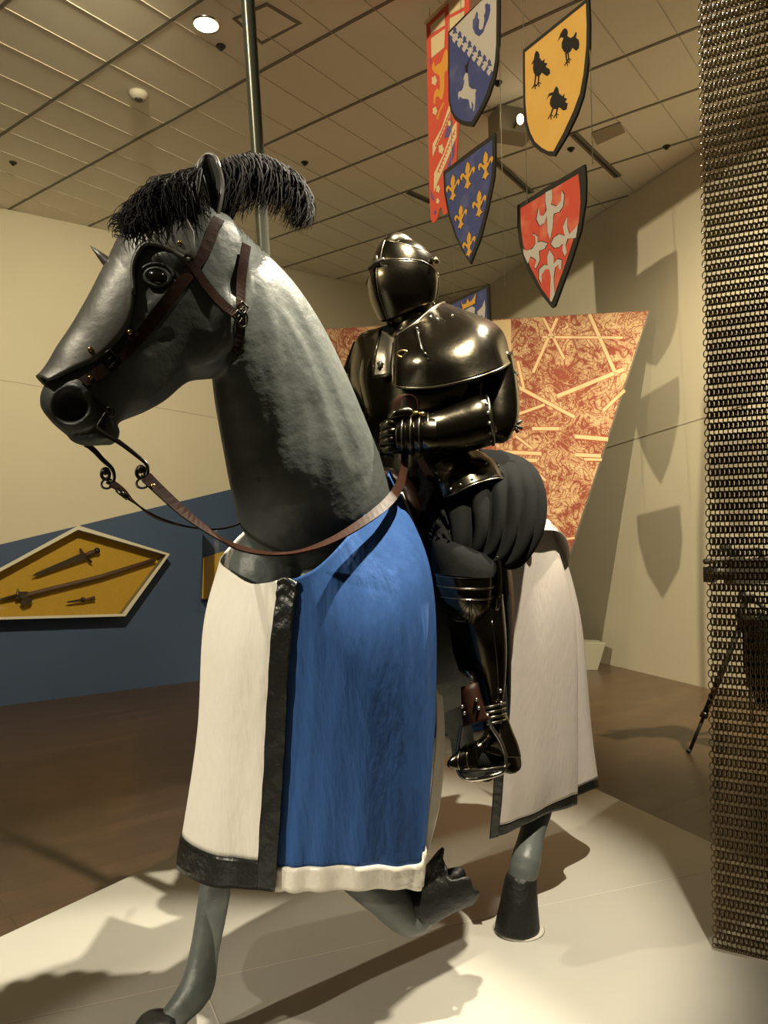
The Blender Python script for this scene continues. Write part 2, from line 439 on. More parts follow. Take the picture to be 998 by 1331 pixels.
# square ceiling panel frame
pp = [on_z(x, y, cz) for x, y in ((768, 172), (806, 158), (812, 171), (776, 187))]
r = empty('light_panel', pp[0], 'flat unlit square panel in the ceiling right of the yellow shield', 'ceiling panel')
mb = MB(); mb.prism(pp, (0, 0, -1), 0.01); mb.build('panel', mat('panel', (0.36, 0.31, 0.23), 0.8), r, smooth=False)

# ------------------------------------------------------------------ plinth
PB = on_z(592, 941, PLINTH_Z); PLl = on_z(-500, 1452, PLINTH_Z); PRr = on_z(1400, 1315.6, PLINTH_Z)
pts = [PLl, Vector((PLl.x, 0.35, PLINTH_Z)), Vector((PRr.x, 0.35, PLINTH_Z)), PRr, PB]
pr = empty('display_plinth', (0.0, 2.4, 0.0), 'low pale painted plinth under the horse', 'plinth')
mb = MB(); mb.prism([p - Vector((0, 0, PLINTH_Z)) for p in pts], (0, 0, 1), PLINTH_Z); mb.build('deck', M['plinth'], pr, smooth=False)
mb = MB()
for a, b in (((-60, 1345), (500, 1222)), ((560, 1208), (930, 1130)), ((268, 1290), (290, 1345))):
    A = on_z(*a, PLINTH_Z + 0.0005); B = on_z(*b, PLINTH_Z + 0.0005); t = (B - A).normalized(); s = Vector((-t.y, t.x, 0)) * 0.0018
    mb.prism([A - s, B - s, B + s, A + s], (0, 0, 1), 0.0006)
mb.build('seam', M['plinth_seam'], pr, smooth=False)

# ------------------------------------------------------------------ kite shaped wall case with arms
KO = 0.16
KF = lambda x, y: LW(x, y, KO)
KB = lambda x, y: LW(x, y, 0.03)
kite = [(102, 683), (221, 720), (163, 801), (-130, 809)]
kc = empty('display_case', LW(80, 760, 0.08), 'kite-shaped white wall case lined in yellow, holding old weapons', 'display case')
fr = [KF(*p) for p in kite]; cen = sum(fr, Vector()) / 4
def toward(p, c, d): return p + (c - p).normalized() * d
inn = [toward(p, cen, 0.042 if i != 3 else 0.09) for i, p in enumerate(fr)]
bk = [p - ln * (KO - 0.03) for p in inn]; bo = [p - ln * (KO - 0.002) for p in fr]
mb = MB()
for i in range(4):
    j = (i + 1) % 4
    mb.add([fr[i], fr[j], inn[j], inn[i]], [(0, 1, 2, 3)])
mb.build('rim', mat('white case rim', (0.72, 0.68, 0.58), 0.5), kc, smooth=False)
mb = MB()
for i in range(4):
    j = (i + 1) % 4
    mb.add([fr[i], fr[j], bo[j], bo[i]], [(0, 1, 2, 3)]); 
mb.build('outer_side', mat('case side', (0.25, 0.23, 0.19), 0.6), kc, smooth=False)
mb = MB()
for i in range(4):
    j = (i + 1) % 4
    mb.add([inn[i], inn[j], bk[j], bk[i]], [(0, 1, 2, 3)])
mb.build('inner_side', mat('case inner side', (0.27, 0.22, 0.11), 0.6), kc, smooth=False)
mb = MB(); mb.prism([p - ln * 0.01 for p in bk], ln, 0.01); mb.build('backboard', mat('mustard yellow fabric', (0.56, 0.34, 0.035), 0.85, noise=(40, (0.52, 0.31, 0.03), 0.3, 0.7)), kc, smooth=False)
def glass_mat():
    m = bpy.data.materials.new('clear glass'); m.use_nodes = True; nt = m.node_tree
    for n_ in list(nt.nodes):
        if n_.type != 'OUTPUT_MATERIAL': nt.nodes.remove(n_)
    out = [n_ for n_ in nt.nodes if n_.type == 'OUTPUT_MATERIAL'][0]
    tr = nt.nodes.new('ShaderNodeBsdfTransparent'); gl = nt.nodes.new('ShaderNodeBsdfGlossy'); gl.inputs['Roughness'].default_value = 0.02
    fz = nt.nodes.new('ShaderNodeFresnel'); fz.inputs['IOR'].default_value = 1.35; mx = nt.nodes.new('ShaderNodeMixShader')
    nt.links.new(fz.outputs[0], mx.inputs[0]); nt.links.new(tr.outputs[0], mx.inputs[1]); nt.links.new(gl.outputs[0], mx.inputs[2]); nt.links.new(mx.outputs[0], out.inputs[0])
    return m
M['glass'] = glass_mat()
mb = MB(); mb.prism([p - ln * 0.014 for p in inn], ln, 0.006); mb.build('glass_pane', M['glass'], kc, smooth=False)
# the weapons stand a little off the yellow board
WD = 0.075
def K(x, y, o=0.0): return LW(x, y, WD + o)
up_l = (ln.cross((CB - LB).normalized())).normalized()
if up_l.z < 0: up_l = -up_l
M['old_iron'] = mat('aged iron', (0.07, 0.05, 0.03), 0.45, 0.7)
M['old_wood'] = mat('aged wood', (0.10, 0.055, 0.03), 0.6)
def blade(mb, a, b, w0, w1, t=0.006, mi=0):
    d = (b - a).normalized(); s = d.cross(ln).normalized()
    mb.prism([a - s * w0, a + s * w0, a + (b - a) * 0.9 + s * w1, b, a + (b - a) * 0.9 - s * w1], ln, t, mi)
sw = empty('sword', K(85, 730), 'short broad sword with cross guard in the kite case', 'sword')
mb = MB(); blade(mb, K(111, 722), K(41, 749), 0.038, 0.016); mb.build('blade', M['old_iron'], sw, smooth=False)
mb = MB(); mb.tube([K(104, 713), K(109, 721), K(112, 724), K(119, 731)], [0.011, 0.013, 0.013, 0.011], 8); mb.build('cross_guard', M['old_iron'], sw)
mb = MB(); mb.tube([K(111, 722), K(117, 719), K(123, 717)], [0.02, 0.026, 0.02], 10); mb.build('grip', M['old_wood'], sw)
mb = MB(); mb.ball(K(126, 716), (0.032, 0, 0), (0, 0.032, 0), (0, 0, 0.032), 12, 8); mb.build('pommel', M['iron'], sw)
pa = empty('poleaxe', K(100, 750), 'long-handled poleaxe lying across the kite case', 'poleaxe')
mb = MB(); mb.tube([K(201, 727.5), K(130, 750), K(45, 771), K(20, 778)], [0.022, 0.025, 0.025, 0.02], 10); mb.build('shaft', M['old_wood'], pa)
mb = MB(); mb.prism([K(*p) for p in ((24, 769), (36, 769), (37, 776), (42, 779), (40, 784), (30, 788), (26, 784), (29, 778), (22, 777))], ln, 0.02); mb.tube([K(23, 773), K(23, 765)], [0.02, 0.004], 8)
mb.build('axe_head', M['old_iron'], pa, smooth=False)
mb = MB(); mb.tube([K(24, 774), K(0, 779.5), K(-12, 782)], [0.02, 0.012, 0.003], 8); mb.build('top_spike', M['old_iron'], pa)
dg = empty('dagger', K(105, 780), 'small slender dagger below the poleaxe in the kite case', 'dagger')
mb = MB(); blade(mb, K(106, 780), K(86, 783), 0.014, 0.008); mb.build('blade', M['old_iron'], dg, smooth=False)
mb = MB(); mb.tube([K(106, 780), K(114, 779), K(123, 777)], [0.017, 0.013, 0.021], 8); mb.build('grip', M['old_wood'], dg)
mb = MB(); mb.ball(K(107.5, 779.5), (0.024, 0, 0), (0, 0.018, 0), (0, 0, 0.028), 10, 6); mb.build('guard', M['old_iron'], dg)
# second case, half hidden by the horse's white cloth
c2 = empty('display_case', LW(300, 740, 0.1), 'glazed wall case lined in yellow, half hidden behind the white front cloth', 'display case')
q = [(264, 725), (345, 700), (345, 790), (262, 778)]
qb = [LW(*p, 0.04) for p in q]; mb = MB(); mb.prism(qb, ln, 0.012); mb.build('backboard', bpy.data.materials['mustard yellow fabric'], c2, smooth=False)
g = [LW(*p, 0.0) for p in ((263, 694), (345, 676), (345, 795), (262, 780))]
mb = MB(); gf = [p + ln * 0.28 for p in g]
mb.prism(gf, ln, 0.008)
mb.build('glass_front', M['glass'], c2, smooth=False)
mb = MB(); mb.add([g[0], g[3], gf[3], gf[0]], [(0, 1, 2, 3)]); mb.build('glass_side', M['glass'], c2, smooth=False)
mb = MB(); mb.tube([gf[3], gf[2]], 0.012, 6); mb.tube([g[3], gf[3]], 0.012, 6); mb.build('base_rail', M['dark'], c2)

# low grey box by the right wall
p0 = on_z(760, 857, 0.0)
bx = empty('low_box', p0, 'low grey box on the floor by the right wall', 'box')
dx = (CB - RB).normalized(); dx.z = 0; dx.normalize()
d_px = (p0 - CAM).dot(FWD) - 0.05
d_px -= 0.45
pts = [W(690, 862, d_px), W(766, 863, d_px), W(776, 833, d_px), W(690, 831, d_px)]
pts[0].z = 0.003; pts[1].z = 0.003
mb = MB(); mb.prism(pts, Vector((0.1, -1, 0)), 0.25); mb.build('body', mat('grey box', (0.22, 0.205, 0.165), 0.55), bx, smooth=False)
mb = MB(); tp = [pts[3], pts[2], pts[2] + Vector((0.025, -0.25, 0)), pts[3] + Vector((0.025, -0.25, 0))]
mb.prism(tp, (0, 0, 1), 0.01); mb.build('lid', mat('box lid', (0.30, 0.28, 0.23), 0.5), bx, smooth=False)

# ------------------------------------------------------------------ mural panel
def mural_material():
    m = bpy.data.materials.new('red chalk line drawing'); m.use_nodes = True; nt = m.node_tree; b = nt.nodes['Principled BSDF']
    b.inputs['Roughness'].default_value = 0.8; L = nt.links.new
    tc = nt.nodes.new('ShaderNodeTexCoord')
    def N(t, **k):
        n = nt.nodes.new(t)
        for q, v in k.items(): setattr(n, q, v)
        return n
    def math_(op, x, y=None, clamp=False):
        n = N('ShaderNodeMath', operation=op, use_clamp=clamp)
        for i, v in enumerate((x, y)):
            if v is None: continue
            if isinstance(v, (int, float)): n.inputs[i].default_value = v
            else: L(v, n.inputs[i])
        return n.outputs[0]
    def noise(sc, det, rough=0.5, dist=0.0):
        n = N('ShaderNodeTexNoise'); n.inputs['Scale'].default_value = sc; n.inputs['Detail'].default_value = det; n.inputs['Roughness'].default_value = rough; n.inputs['Distortion'].default_value = dist
        L(tc.outputs['Object'], n.inputs['Vector']); return n.outputs['Fac']
    def contour(sc, k, wid, dist):           # thin drawn contour lines
        f = math_('MULTIPLY', noise(sc, 1.5, 0.5, dist), k)
        f = math_('PINGPONG', f, 0.5)
        return math_('SUBTRACT', 1.0, math_('DIVIDE', f, wid), True)
    c1 = contour(3.4, 9.0, 0.22, 1.2); c2 = contour(7.5, 8.0, 0.26, 1.6); c3 = contour(16.0, 7.0, 0.30, 1.0)
    shade = N('ShaderNodeMapRange'); shade.inputs[1].default_value = 0.42; shade.inputs[2].default_value = 0.70; L(noise(3.0, 6, 0.72, 0.8), shade.inputs[0])
    hatch = math_('MULTIPLY', c3, math_('ADD', math_('MULTIPLY', shade.outputs[0], 0.9), 0.25))
    tot = math_('ADD', math_('MAXIMUM', math_('MULTIPLY', c1, 0.9), math_('MULTIPLY', c2, 0.75)), math_('ADD', math_('MULTIPLY', hatch, 0.7), math_('MULTIPLY', shade.outputs[0], 0.8)), True)
    mx = nt.nodes.new('ShaderNodeMix'); mx.data_type = 'RGBA'; L(tot, mx.inputs[0])
    mx.inputs[6].default_value = (0.43, 0.295, 0.165, 1); mx.inputs[7].default_value = (0.17, 0.030, 0.014, 1)
    L(mx.outputs[2], b.inputs['Base Color'])
    return m
M['mural'] = mural_material()
_dw = (RW(845, 403.5) - CAM).dot(FWD)
MTL = W(430, 427, _dw + 0.22); MTR = W(845, 403.5, _dw - 0.15)
mu = MTR - MTL; mu.z = 0; mu.normalize(); mn = Vector((mu.y, -mu.x, 0))
if mn.dot(CAM - MTL) < 0: mn = -mn
MP = lambda x, y, o=0.0: on_plane(x, y, MTR + mn * o, mn)
mr = empty('mural_panel', MP(600, 800), 'large cream wall panel with red line drawing of a crowded tournament, behind the knight', 'wall panel')
out = [MP(385, 429.5), MP(845, 403.5), MP(740, 727), MP(700, 850), MP(385, 880)]
mb = MB(); mb.prism([p - mn * 0.05 for p in out], mn, 0.05); mb.build('board', mat('dark panel edge', (0.05, 0.04, 0.03), 0.6), mr, smooth=False)
ins = [MP(385, 430), MP(843, 404), MP(738, 725), MP(698, 850), MP(385, 879)]
mb = MB(); mb.prism([p + mn * 0.001 for p in ins], mn, 0.002)
o = mb.build('drawing', M['mural'], mr, smooth=False)
M['cream_line'] = mat('cream paper', (0.46, 0.335, 0.195), 0.8); M['rust_line'] = mat('rust line', (0.28, 0.06, 0.025), 0.8)
def mz(x, y): return (640 + x / 3.697, 380 + y / 3.697)
def rod(a, b, w):
    ax, ay = mz(*a); bx_, by = mz(*b); dx_, dy = bx_ - ax, by - ay; l = math.hypot(dx_, dy); nx, ny = -dy / l, dx_ / l
    mb = MB()
    for ww, o, mi in ((w + 1.6, 0.0032, 1), (w, 0.0042, 0)):
        mb.prism([MP(ax + nx * ww / 2, ay + ny * ww / 2, o), MP(bx_ + nx * ww / 2, by + ny * ww / 2, o), MP(bx_ - nx * ww / 2, by - ny * ww / 2, o), MP(ax - nx * ww / 2, ay - ny * ww / 2, o)], mn, 0.0008, mi)
    mb.build('drawn_lance', [M['cream_line'], M['rust_line']], mr, smooth=False)
for a, b, w in (((465, 105), (595, 400), 4.5), ((310, 125), (195, 385), 3.6), ((245, 125), (345, 320), 3.2), ((310, 500), (630, 370), 5), ((95, 440), (395, 600), 4.2),
                ((120, 330), (150, 460), 3.5), ((110, 590), (250, 540), 3.2), ((395, 692), (555, 706), 5), ((190, 655), (320, 655), 4.2), ((395, 780), (520, 786), 4.5), ((440, 802), (525, 804), 3.2),
                ((-10, 765), (235, 775), 4.5), ((60, 803), (215, 808), 4.5), ((110, 690), (190, 750), 3), ((530, 570), (635, 470), 4), ((320, 1190), (395, 1180), 2.6), ((240, 215), (625, 218), 3), ((160, 815), (255, 905), 3)):
    rod(a, b, w)
mb = MB()   # plain cream column of the drawing's left side
mb.prism([MP(x, y, 0.0032) for x, y in ((640, 417), (664, 415), (664, 470), (640, 470))], mn, 0.0005)
mb.build('blank_area', M['cream_line'], mr, smooth=False)

# ================================================================== hanging heraldic shields and banner
M['board'] = mat('black painted board', (0.022, 0.018, 0.013), 0.7)
M['sh_blue'] = mat('washed blue paint', (0.055, 0.065, 0.20), 0.8, noise=(9, (0.13, 0.13, 0.28), 0.52, 0.8))
M['sh_red'] = mat('washed red paint', (0.58, 0.075, 0.045), 0.8, noise=(9, (0.66, 0.22, 0.13), 0.5, 0.8))
M['sh_yellow'] = mat('ochre yellow paint', (0.72, 0.40, 0.09), 0.8, noise=(7, (0.76, 0.46, 0.13), 0.4, 0.8))
M['sh_white'] = mat('pale lilac white paint', (0.52, 0.46, 0.43), 0.8)
M['sh_black'] = mat('black charge paint', (0.015, 0.012, 0.01), 0.8)
M['sh_gold'] = mat('gold charge paint', (0.66, 0.34, 0.05), 0.7)
M['ban_red'] = mat('banner red', (0.72, 0.10, 0.06), 0.8)
M['ban_cream'] = mat('banner cream', (0.80, 0.62, 0.38), 0.8)
M['ban_gold'] = mat('banner gold', (0.80, 0.36, 0.06), 0.8)
M['ban_blue'] = mat('banner blue', (0.16, 0.10, 0.30), 0.8)
M['wire'] = mat('thin wire', (0.34, 0.30, 0.22), 0.4, 0.6)

class Board:
    """a flat hanging board in a vertical plane through two px corners at known distances"""
    def __init__(s, name, tl, tr, outline, conv, label, cat, group, th=0.014, board='board'):
        A = W(*tl); B = W(*tr); u = B - A; u.z = 0; s.u = u.normalized(); s.n = Vector((s.u.y, -s.u.x, 0))
        if s.n.dot(CAM - A) < 0: s.n = -s.n
        s.p0 = A; s.c = conv
        pts = [s.P(*q) for q in outline]
        cen = sum(pts, Vector()) / len(pts)
        s.root = empty(name, cen, label, cat, group)
        mb = MB(); mb.prism([p - s.n * th for p in pts], s.n, th); mb.build('board', M[board], s.root, smooth=False)
        s.pts = pts
    def P(s, x, y, o=0.0):
        px, py = s.c(x, y); return on_plane(px, py, s.p0 + s.n * o, s.n)
    def field(s, name, polys, m, o=0.0012, t=0.0006):
        mb = MB()
        for p in polys: mb.prism([s.P(x, y, o) for x, y in p], s.n, t)
        return mb.build(name, M[m] if isinstance(m, str) else m, s.root, smooth=False)
conv6 = lambda x, y: (540 + x / 4.158, y / 4.158)
conv7 = lambda x, y: (550 + x / 4.158, 160 + y / 4.158)
conv5 = lambda x, y: (570 + x / 7.4, y / 7.4)
convb = lambda x, y: (540 + x / 4.44, y / 4.44)
def grow(poly, k):
    cx_ = sum(p[0] for p in poly) / len(poly); cy_ = sum(p[1] for p in poly) / len(poly); out = []
    for x, y in poly:
        d = math.hypot(x - cx_, y - cy_) or 1; out.append((x + (x - cx_) / d * k, y + (y - cy_) / d * k))
    return out
def smooth_poly(p, n=4):
    k = len(p); out = []
    for i in range(k):
        p0, p1, p2, p3 = [np.array(p[(i + j - 1) % k], float) for j in range(4)]
        for f in np.linspace(0, 1, n, endpoint=False):
            out.append(tuple(0.5 * (2 * p1 + (p2 - p0) * f + (2 * p0 - 5 * p1 + 4 * p2 - p3) * f * f + (3 * p1 - p0 - 3 * p2 + p3) * f ** 3)))
    return out
G_SH = 'painted shields hanging from the ceiling'
# yellow shield with three black birds
b = Board('heraldic_shield', (680, 66, 3.94), (765.5, -4, 3.6), [(580, 270), (935, -16), (941, 120), (940, 250), (925, 400), (905, 520), (870, 620), (815, 735), (750, 842), (715, 840), (675, 820), (635, 785), (607, 730), (590, 670), (582, 560), (580, 420)], conv6,
          'yellow shield with three black birds, hanging top right of the group', 'shield', G_SH)
b.field('painted_field', [[(592, 283), (920, 18), (924, 130), (922, 250), (907, 400), (888, 505), (853, 600), (800, 715), (745, 818), (715, 816), (682, 798), (646, 766), (620, 715), (604, 655), (595, 560), (592, 420)]], 'sh_yellow')
b1 = [(652, 274), (664, 280), (670, 296), (670, 312), (684, 330), (700, 318), (694, 338), (713, 342), (703, 360), (725, 375), (728, 396), (712, 412), (694, 402), (682, 392), (676, 405), (662, 414), (648, 408), (638, 392), (634, 368), (638, 342), (624, 350), (640, 320), (644, 292)]
b2 = [(808, 152), (820, 160), (823, 176), (820, 194), (838, 206), (856, 194), (864, 174), (872, 177), (867, 204), (882, 215), (886, 240), (882, 262), (868, 276), (848, 258), (838, 278), (820, 292), (802, 280), (790, 258), (790, 232), (800, 205), (784, 202), (768, 226), (784, 180), (798, 158)]
b3 = [(760, 466), (771, 478), (775, 504), (794, 520), (806, 505), (803, 526), (820, 535), (808, 550), (823, 560), (816, 592), (798, 598), (778, 580), (766, 590), (748, 590), (732, 578), (725, 560), (729, 535), (738, 515), (722, 520), (706, 542), (722, 505), (744, 498)]
def stick(x0, y0, x1, y1, w=4.2):
    l = math.hypot(x1 - x0, y1 - y0); nx, ny = -(y1 - y0) / l * w, (x1 - x0) / l * w
    return [(x0 + nx, y0 + ny), (x1 + nx * .8, y1 + ny * .8), (x1 - nx * .8, y1 - ny * .8), (x0 - nx, y0 - ny)]
def bird_legs(pairs):
    out = []
    for x0, y0, x1, y1 in pairs:
        out += [stick(x0, y0, x1, y1, 4.5), stick(x1, y1 - 2, x1 - 14, y1 + 22, 3), stick(x1, y1 - 2, x1 + 3, y1 + 24, 3), stick(x1, y1 - 2, x1 + 14, y1 + 6, 3)]
    return out
for q, lg in ((b1, ((650, 404, 644, 458), (666, 406, 664, 446))), (b2, ((824, 284, 828, 318), (812, 286, 818, 334))), (b3, ((744, 584, 730, 622), (768, 582, 760, 616)))):
    o = b.field('bird_charge', [q], 'sh_black', 0.0022)
    mb = MB()
    for pl_ in bird_legs(lg): mb.prism([b.P(x, y, 0.0022) for x, y in pl_], b.n, 0.0006)
    mb.build('bird_legs', M['sh_black'], o, smooth=False)
yellow = b
# blue and white shield with a goat
b = Board('heraldic_shield', (582.5, 41, 4.52), (649, -18, 4.2), [(92, 305), (240, 155), (410, 0), (585, -140), (584, 160), (580, 430), (566, 600), (540, 750), (480, 930), (410, 1070), (325, 1215), (270, 1210), (210, 1195), (155, 1150), (115, 1070), (95, 960), (91, 700)], conv5,
          'blue and white shield with a white goat, hanging in front of the red banner', 'shield', G_SH)
b.field('painted_field', [[(105, 318), (250, 170), (405, 14), (556, -100), (556, 160), (553, 430), (540, 590), (514, 735), (455, 910), (390, 1050), (316, 1172), (270, 1170), (215, 1156), (165, 1115), (130, 1050), (108, 950), (104, 700)]], 'sh_blue')
b.field('upper_field', [[(105, 318), (250, 170), (405, 14), (556, -100), (556, 160), (553, 430), (540, 590), (522, 690), (312, 505), (104, 330)]], 'sh_white', 0.0019)
dots = []; wd = []
for i in range(8):
    x, y = 155 + i * 47.5, 290 + i * 45
    dots.append([(x, y - 40), (x + 17, y - 14), (x + 14, y + 10), (x + 26, y + 20), (x + 16, y + 34), (x + 2, y + 26), (x - 12, y + 40), (x - 22, y + 28), (x - 12, y + 12), (x - 18, y - 8)])
    x2, y2 = x - 4, y + 92
    wd.append([(x2, y2 + 34), (x2 - 16, y2 + 12), (x2 - 22, y2 - 14), (x2 - 8, y2 - 24), (x2 + 2, y2 - 44), (x2 + 14, y2 - 26), (x2 + 22, y2 - 8), (x2 + 12, y2 + 14)])
b.field('leaf_border', dots, 'sh_blue', 0.0026); b.field('pale_leaf_border', wd, 'sh_white', 0.0026)
b.field('wreath', [[(470, 30), (480, 42), (495, 38), (498, 100), (480, 180), (450, 250), (430, 310), (390, 350), (350, 325), (328, 270), (330, 190), (345, 175), (365, 110), (378, 130), (375, 170), (390, 190), (388, 230), (385, 270), (400, 290), (425, 275), (440, 200), (436, 150), (450, 110), (446, 45)]], 'sh_blue', 0.0026)
b.field('goat', [[(270, 700), (282, 715), (285, 770), (292, 830), (320, 855), (355, 858), (362, 875), (352, 890), (355, 940), (350, 1000), (340, 1070), (333, 1060), (338, 1010), (315, 970), (318, 1040), (305, 1045), (290, 960), (265, 950), (235, 950), (205, 930), (190, 960), (188, 905), (195, 880), (220, 875), (235, 845), (245, 800), (250, 760), (235, 775), (245, 735), (258, 705)]], 'sh_white', 0.0026)
b.field('horns', [[(262, 700), (250, 640), (275, 610), (295, 560), (300, 575), (285, 630), (280, 700)]], 'sh_black', 0.0024)
goat = b
# blue shield with gold fleurs-de-lis
b = Board('heraldic_shield', (576, 222, 4.5), (643.5, 172.5, 4.2), [(108, 262), (250, 152), (388, 52), (389, 180), (384, 285), (350, 460), (310, 620), (255, 762), (215, 700), (175, 620), (135, 500), (113, 380)], conv7,
          'blue shield with gold lilies, hanging middle left below the goat shield', 'shield', G_SH)
b.field('painted_field', [[(120, 276), (250, 180), (374, 90), (374, 185), (369, 283), (337, 455), (297, 610), (250, 742), (218, 684), (183, 610), (145, 492), (124, 378)]], 'sh_blue')
FL = [(0, -1.0), (0.16, -0.72), (0.2, -0.4), (0.1, -0.12), (0.22, -0.14), (0.34, -0.34), (0.5, -0.42), (0.62, -0.24), (0.56, 0.02), (0.46, 0.1), (0.46, -0.06), (0.38, -0.16), (0.26, 0.02), (0.2, 0.16), (0.12, 0.2), (0.1, 0.42), (0.2, 0.62), (0.3, 0.74), (0.16, 0.76), (0.08, 0.84), (0, 1.0),
      (-0.08, 0.84), (-0.16, 0.76), (-0.3, 0.74), (-0.2, 0.62), (-0.1, 0.42), (-0.12, 0.2), (-0.2, 0.16), (-0.26, 0.02), (-0.38, -0.16), (-0.46, -0.06), (-0.46, 0.1), (-0.56, 0.02), (-0.62, -0.24), (-0.5, -0.42), (-0.34, -0.34), (-0.22, -0.14), (-0.1, -0.12), (-0.2, -0.4), (-0.16, -0.72)]
def lily(cx_, cy_, s, sk=-0.62): return [(cx_ + x * s * 0.86, cy_ + y * s + x * s * 0.86 * sk) for x, y in FL]
for cx_, cy_, s in ((160, 350, 72), (240, 284, 76), (337, 230, 78), (302, 437, 74), (203, 508, 66), (247, 655, 68)):
    b.field('lily_outline', [grow(lily(cx_, cy_, s), 4)], 'sh_black', 0.002)
    b.field('gold_lily', [lily(cx_, cy_, s)], 'sh_gold', 0.0028)
lilies = b
# red shield with a white flowered cross
b = Board('heraldic_shield', (672, 267, 4.0), (760, 214, 3.62), [(507, 445), (690, 330), (872, 222), (878, 300), (876, 420), (850, 580), (800, 740), (710, 988), (694, 998), (640, 930), (560, 790), (520, 660), (508, 560)], conv7,
          'red shield with a white flowered cross, hanging below the yellow shield', 'shield', G_SH)
b.field('painted_field', [[(526, 460), (690, 362), (838, 275), (847, 360), (850, 430), (840, 545), (775, 740), (694, 970), (640, 895), (578, 775), (540, 655), (528, 560)]], 'sh_red')
cr = [[(660, 375), (695, 358), (698, 400), (690, 440), (720, 450), (745, 420), (748, 365), (762, 390), (755, 450), (735, 480), (705, 490), (700, 560), (685, 630), (672, 590), (668, 500), (655, 540), (630, 555), (612, 520), (625, 455), (632, 500), (650, 500), (668, 470), (660, 420)],
      [(672, 650), (655, 680), (625, 690), (630, 740), (610, 785), (600, 780), (612, 745), (600, 730), (580, 720), (565, 760), (545, 715), (537, 680), (560, 690), (590, 680), (608, 650), (605, 610), (590, 605), (600, 598), (618, 615), (618, 645), (640, 640)],
      [(690, 655), (705, 620), (735, 600), (765, 610), (755, 560), (778, 505), (778, 560), (790, 600), (820, 570), (836, 545), (825, 620), (780, 625), (768, 660), (775, 700), (765, 720), (752, 690), (755, 650), (735, 670), (710, 675)],
      [(683, 685), (705, 720), (705, 760), (725, 735), (748, 740), (745, 790), (735, 790), (730, 765), (712, 780), (705, 830), (708, 900), (710, 925), (694, 966), (685, 960), (690, 830), (680, 790), (660, 790), (640, 820), (640, 870), (625, 840), (628, 790), (655, 765), (672, 770), (670, 720)]]
for q in cr:
    b.field('cross_outline', [grow(q, 5)], 'sh_black', 0.002); b.field('cross_arm', [q], 'sh_white', 0.0028)
red = b
# blue shield with a gold crown, partly behind the knight
b = Board('heraldic_shield', (576, 398, 4.5), (634, 370, 4.2), [(105, 988), (235, 925), (352, 870), (360, 1090), (335, 1290), (235, 1500), (150, 1350), (108, 1150)], conv7,
          'blue shield with a gold crown, lowest of the hung shields, partly behind the knight', 'shield', G_SH)
b.field('painted_field', [[(117, 998), (235, 942), (342, 892), (347, 1090), (322, 1280), (235, 1470), (160, 1340), (120, 1150)]], 'sh_blue')
b.field('crown', [[(203, 962), (212, 980), (232, 975), (240, 948), (250, 968), (265, 955), (285, 920), (280, 975), (214, 1008)]], 'sh_gold', 0.0028)
b.field('crown_outline', [grow([(203, 962), (212, 980), (232, 975), (240, 948), (250, 968), (265, 955), (285, 920), (280, 975), (214, 1008)], 5)], 'sh_black', 0.002)
b.field('white_beast', [[(205, 1030), (225, 1012), (265, 990), (280, 1000), (276, 1040), (290, 1080), (280, 1180), (240, 1250), (210, 1150)], [(292, 1020), (320, 990), (332, 955), (336, 1000), (330, 1070), (320, 1040), (305, 1040), (300, 1060)]], 'sh_white', 0.0026)
crown = b
# long red banner behind the goat shield
b = Board('heraldic_banner', (554, 30, 5.0), (609, -24, 4.6), [(62, 135), (195, 0), (312, -112), (310, 100), (290, 400), (250, 690), (235, 930), (190, 1120), (188, 1225), (170, 1240), (158, 1236), (150, 1195), (136, 1205), (128, 1255), (112, 1282), (98, 1285), (86, 1262), (80, 1100), (70, 600)], convb,
          'long red and cream banner with two rounded tails, hanging behind the goat shield', 'banner', None, 0.006, 'ban_red')
b.field('cream_quarter', [[(85, 150), (168, 70), (170, 145), (90, 195)], [(90, 222), (170, 165), (165, 275), (92, 335)], [(195, 5), (285, -80), (282, 40), (192, 88)], [(192, 110), (282, 62), (278, 110), (190, 180)]], 'ban_cream')
b.field('gold_beast', [smooth_poly([(105, 355), (112, 385), (128, 370), (150, 355), (170, 290), (185, 300), (185, 400), (168, 420), (165, 520), (150, 575), (135, 560), (118, 560), (112, 600), (104, 590), (108, 540), (125, 510), (140, 520), (138, 440), (110, 420), (95, 390)], 3), smooth_poly([(130, 690), (122, 680), (140, 630), (160, 590), (165, 600), (140, 650)], 2)], 'ban_gold')
b.field('motto_band', [[(98, 905), (100, 830), (150, 740), (190, 620), (205, 590), (205, 650), (170, 740), (125, 840)], [(105, 1110), (108, 1000), (165, 880), (215, 730), (238, 700), (236, 790), (190, 905), (150, 1000)]], 'ban_cream', 0.002)
for q in ([[(210, 690), (178, 740), (165, 800), (190, 790), (214, 735)], [(178, 985), (205, 880), (225, 810), (222, 900), (200, 960)], [(84, 1090), (100, 1130), (112, 1160), (92, 1150)], [(82, 330), (90, 350), (86, 380)]]): b.field('blue_wedge', [q], 'ban_blue', 0.002)
ros = []
for x, y, r in ((108, 465, 20), (112, 640, 17), (148, 860, 20), (130, 1090, 16), (128, 1160, 12), (195, 712, 12)):
    ros.append([(x + r * 0.75 * (1 + 0.18 * math.cos(5 * a)) * math.cos(a), y + r * 1.3 * (1 + 0.18 * math.cos(5 * a)) * math.sin(a)) for a in [2 * math.pi * j / 20 for j in range(20)]])
for q in ros: b.field('rosette', [q], 'ban_cream', 0.0026)
mk = []
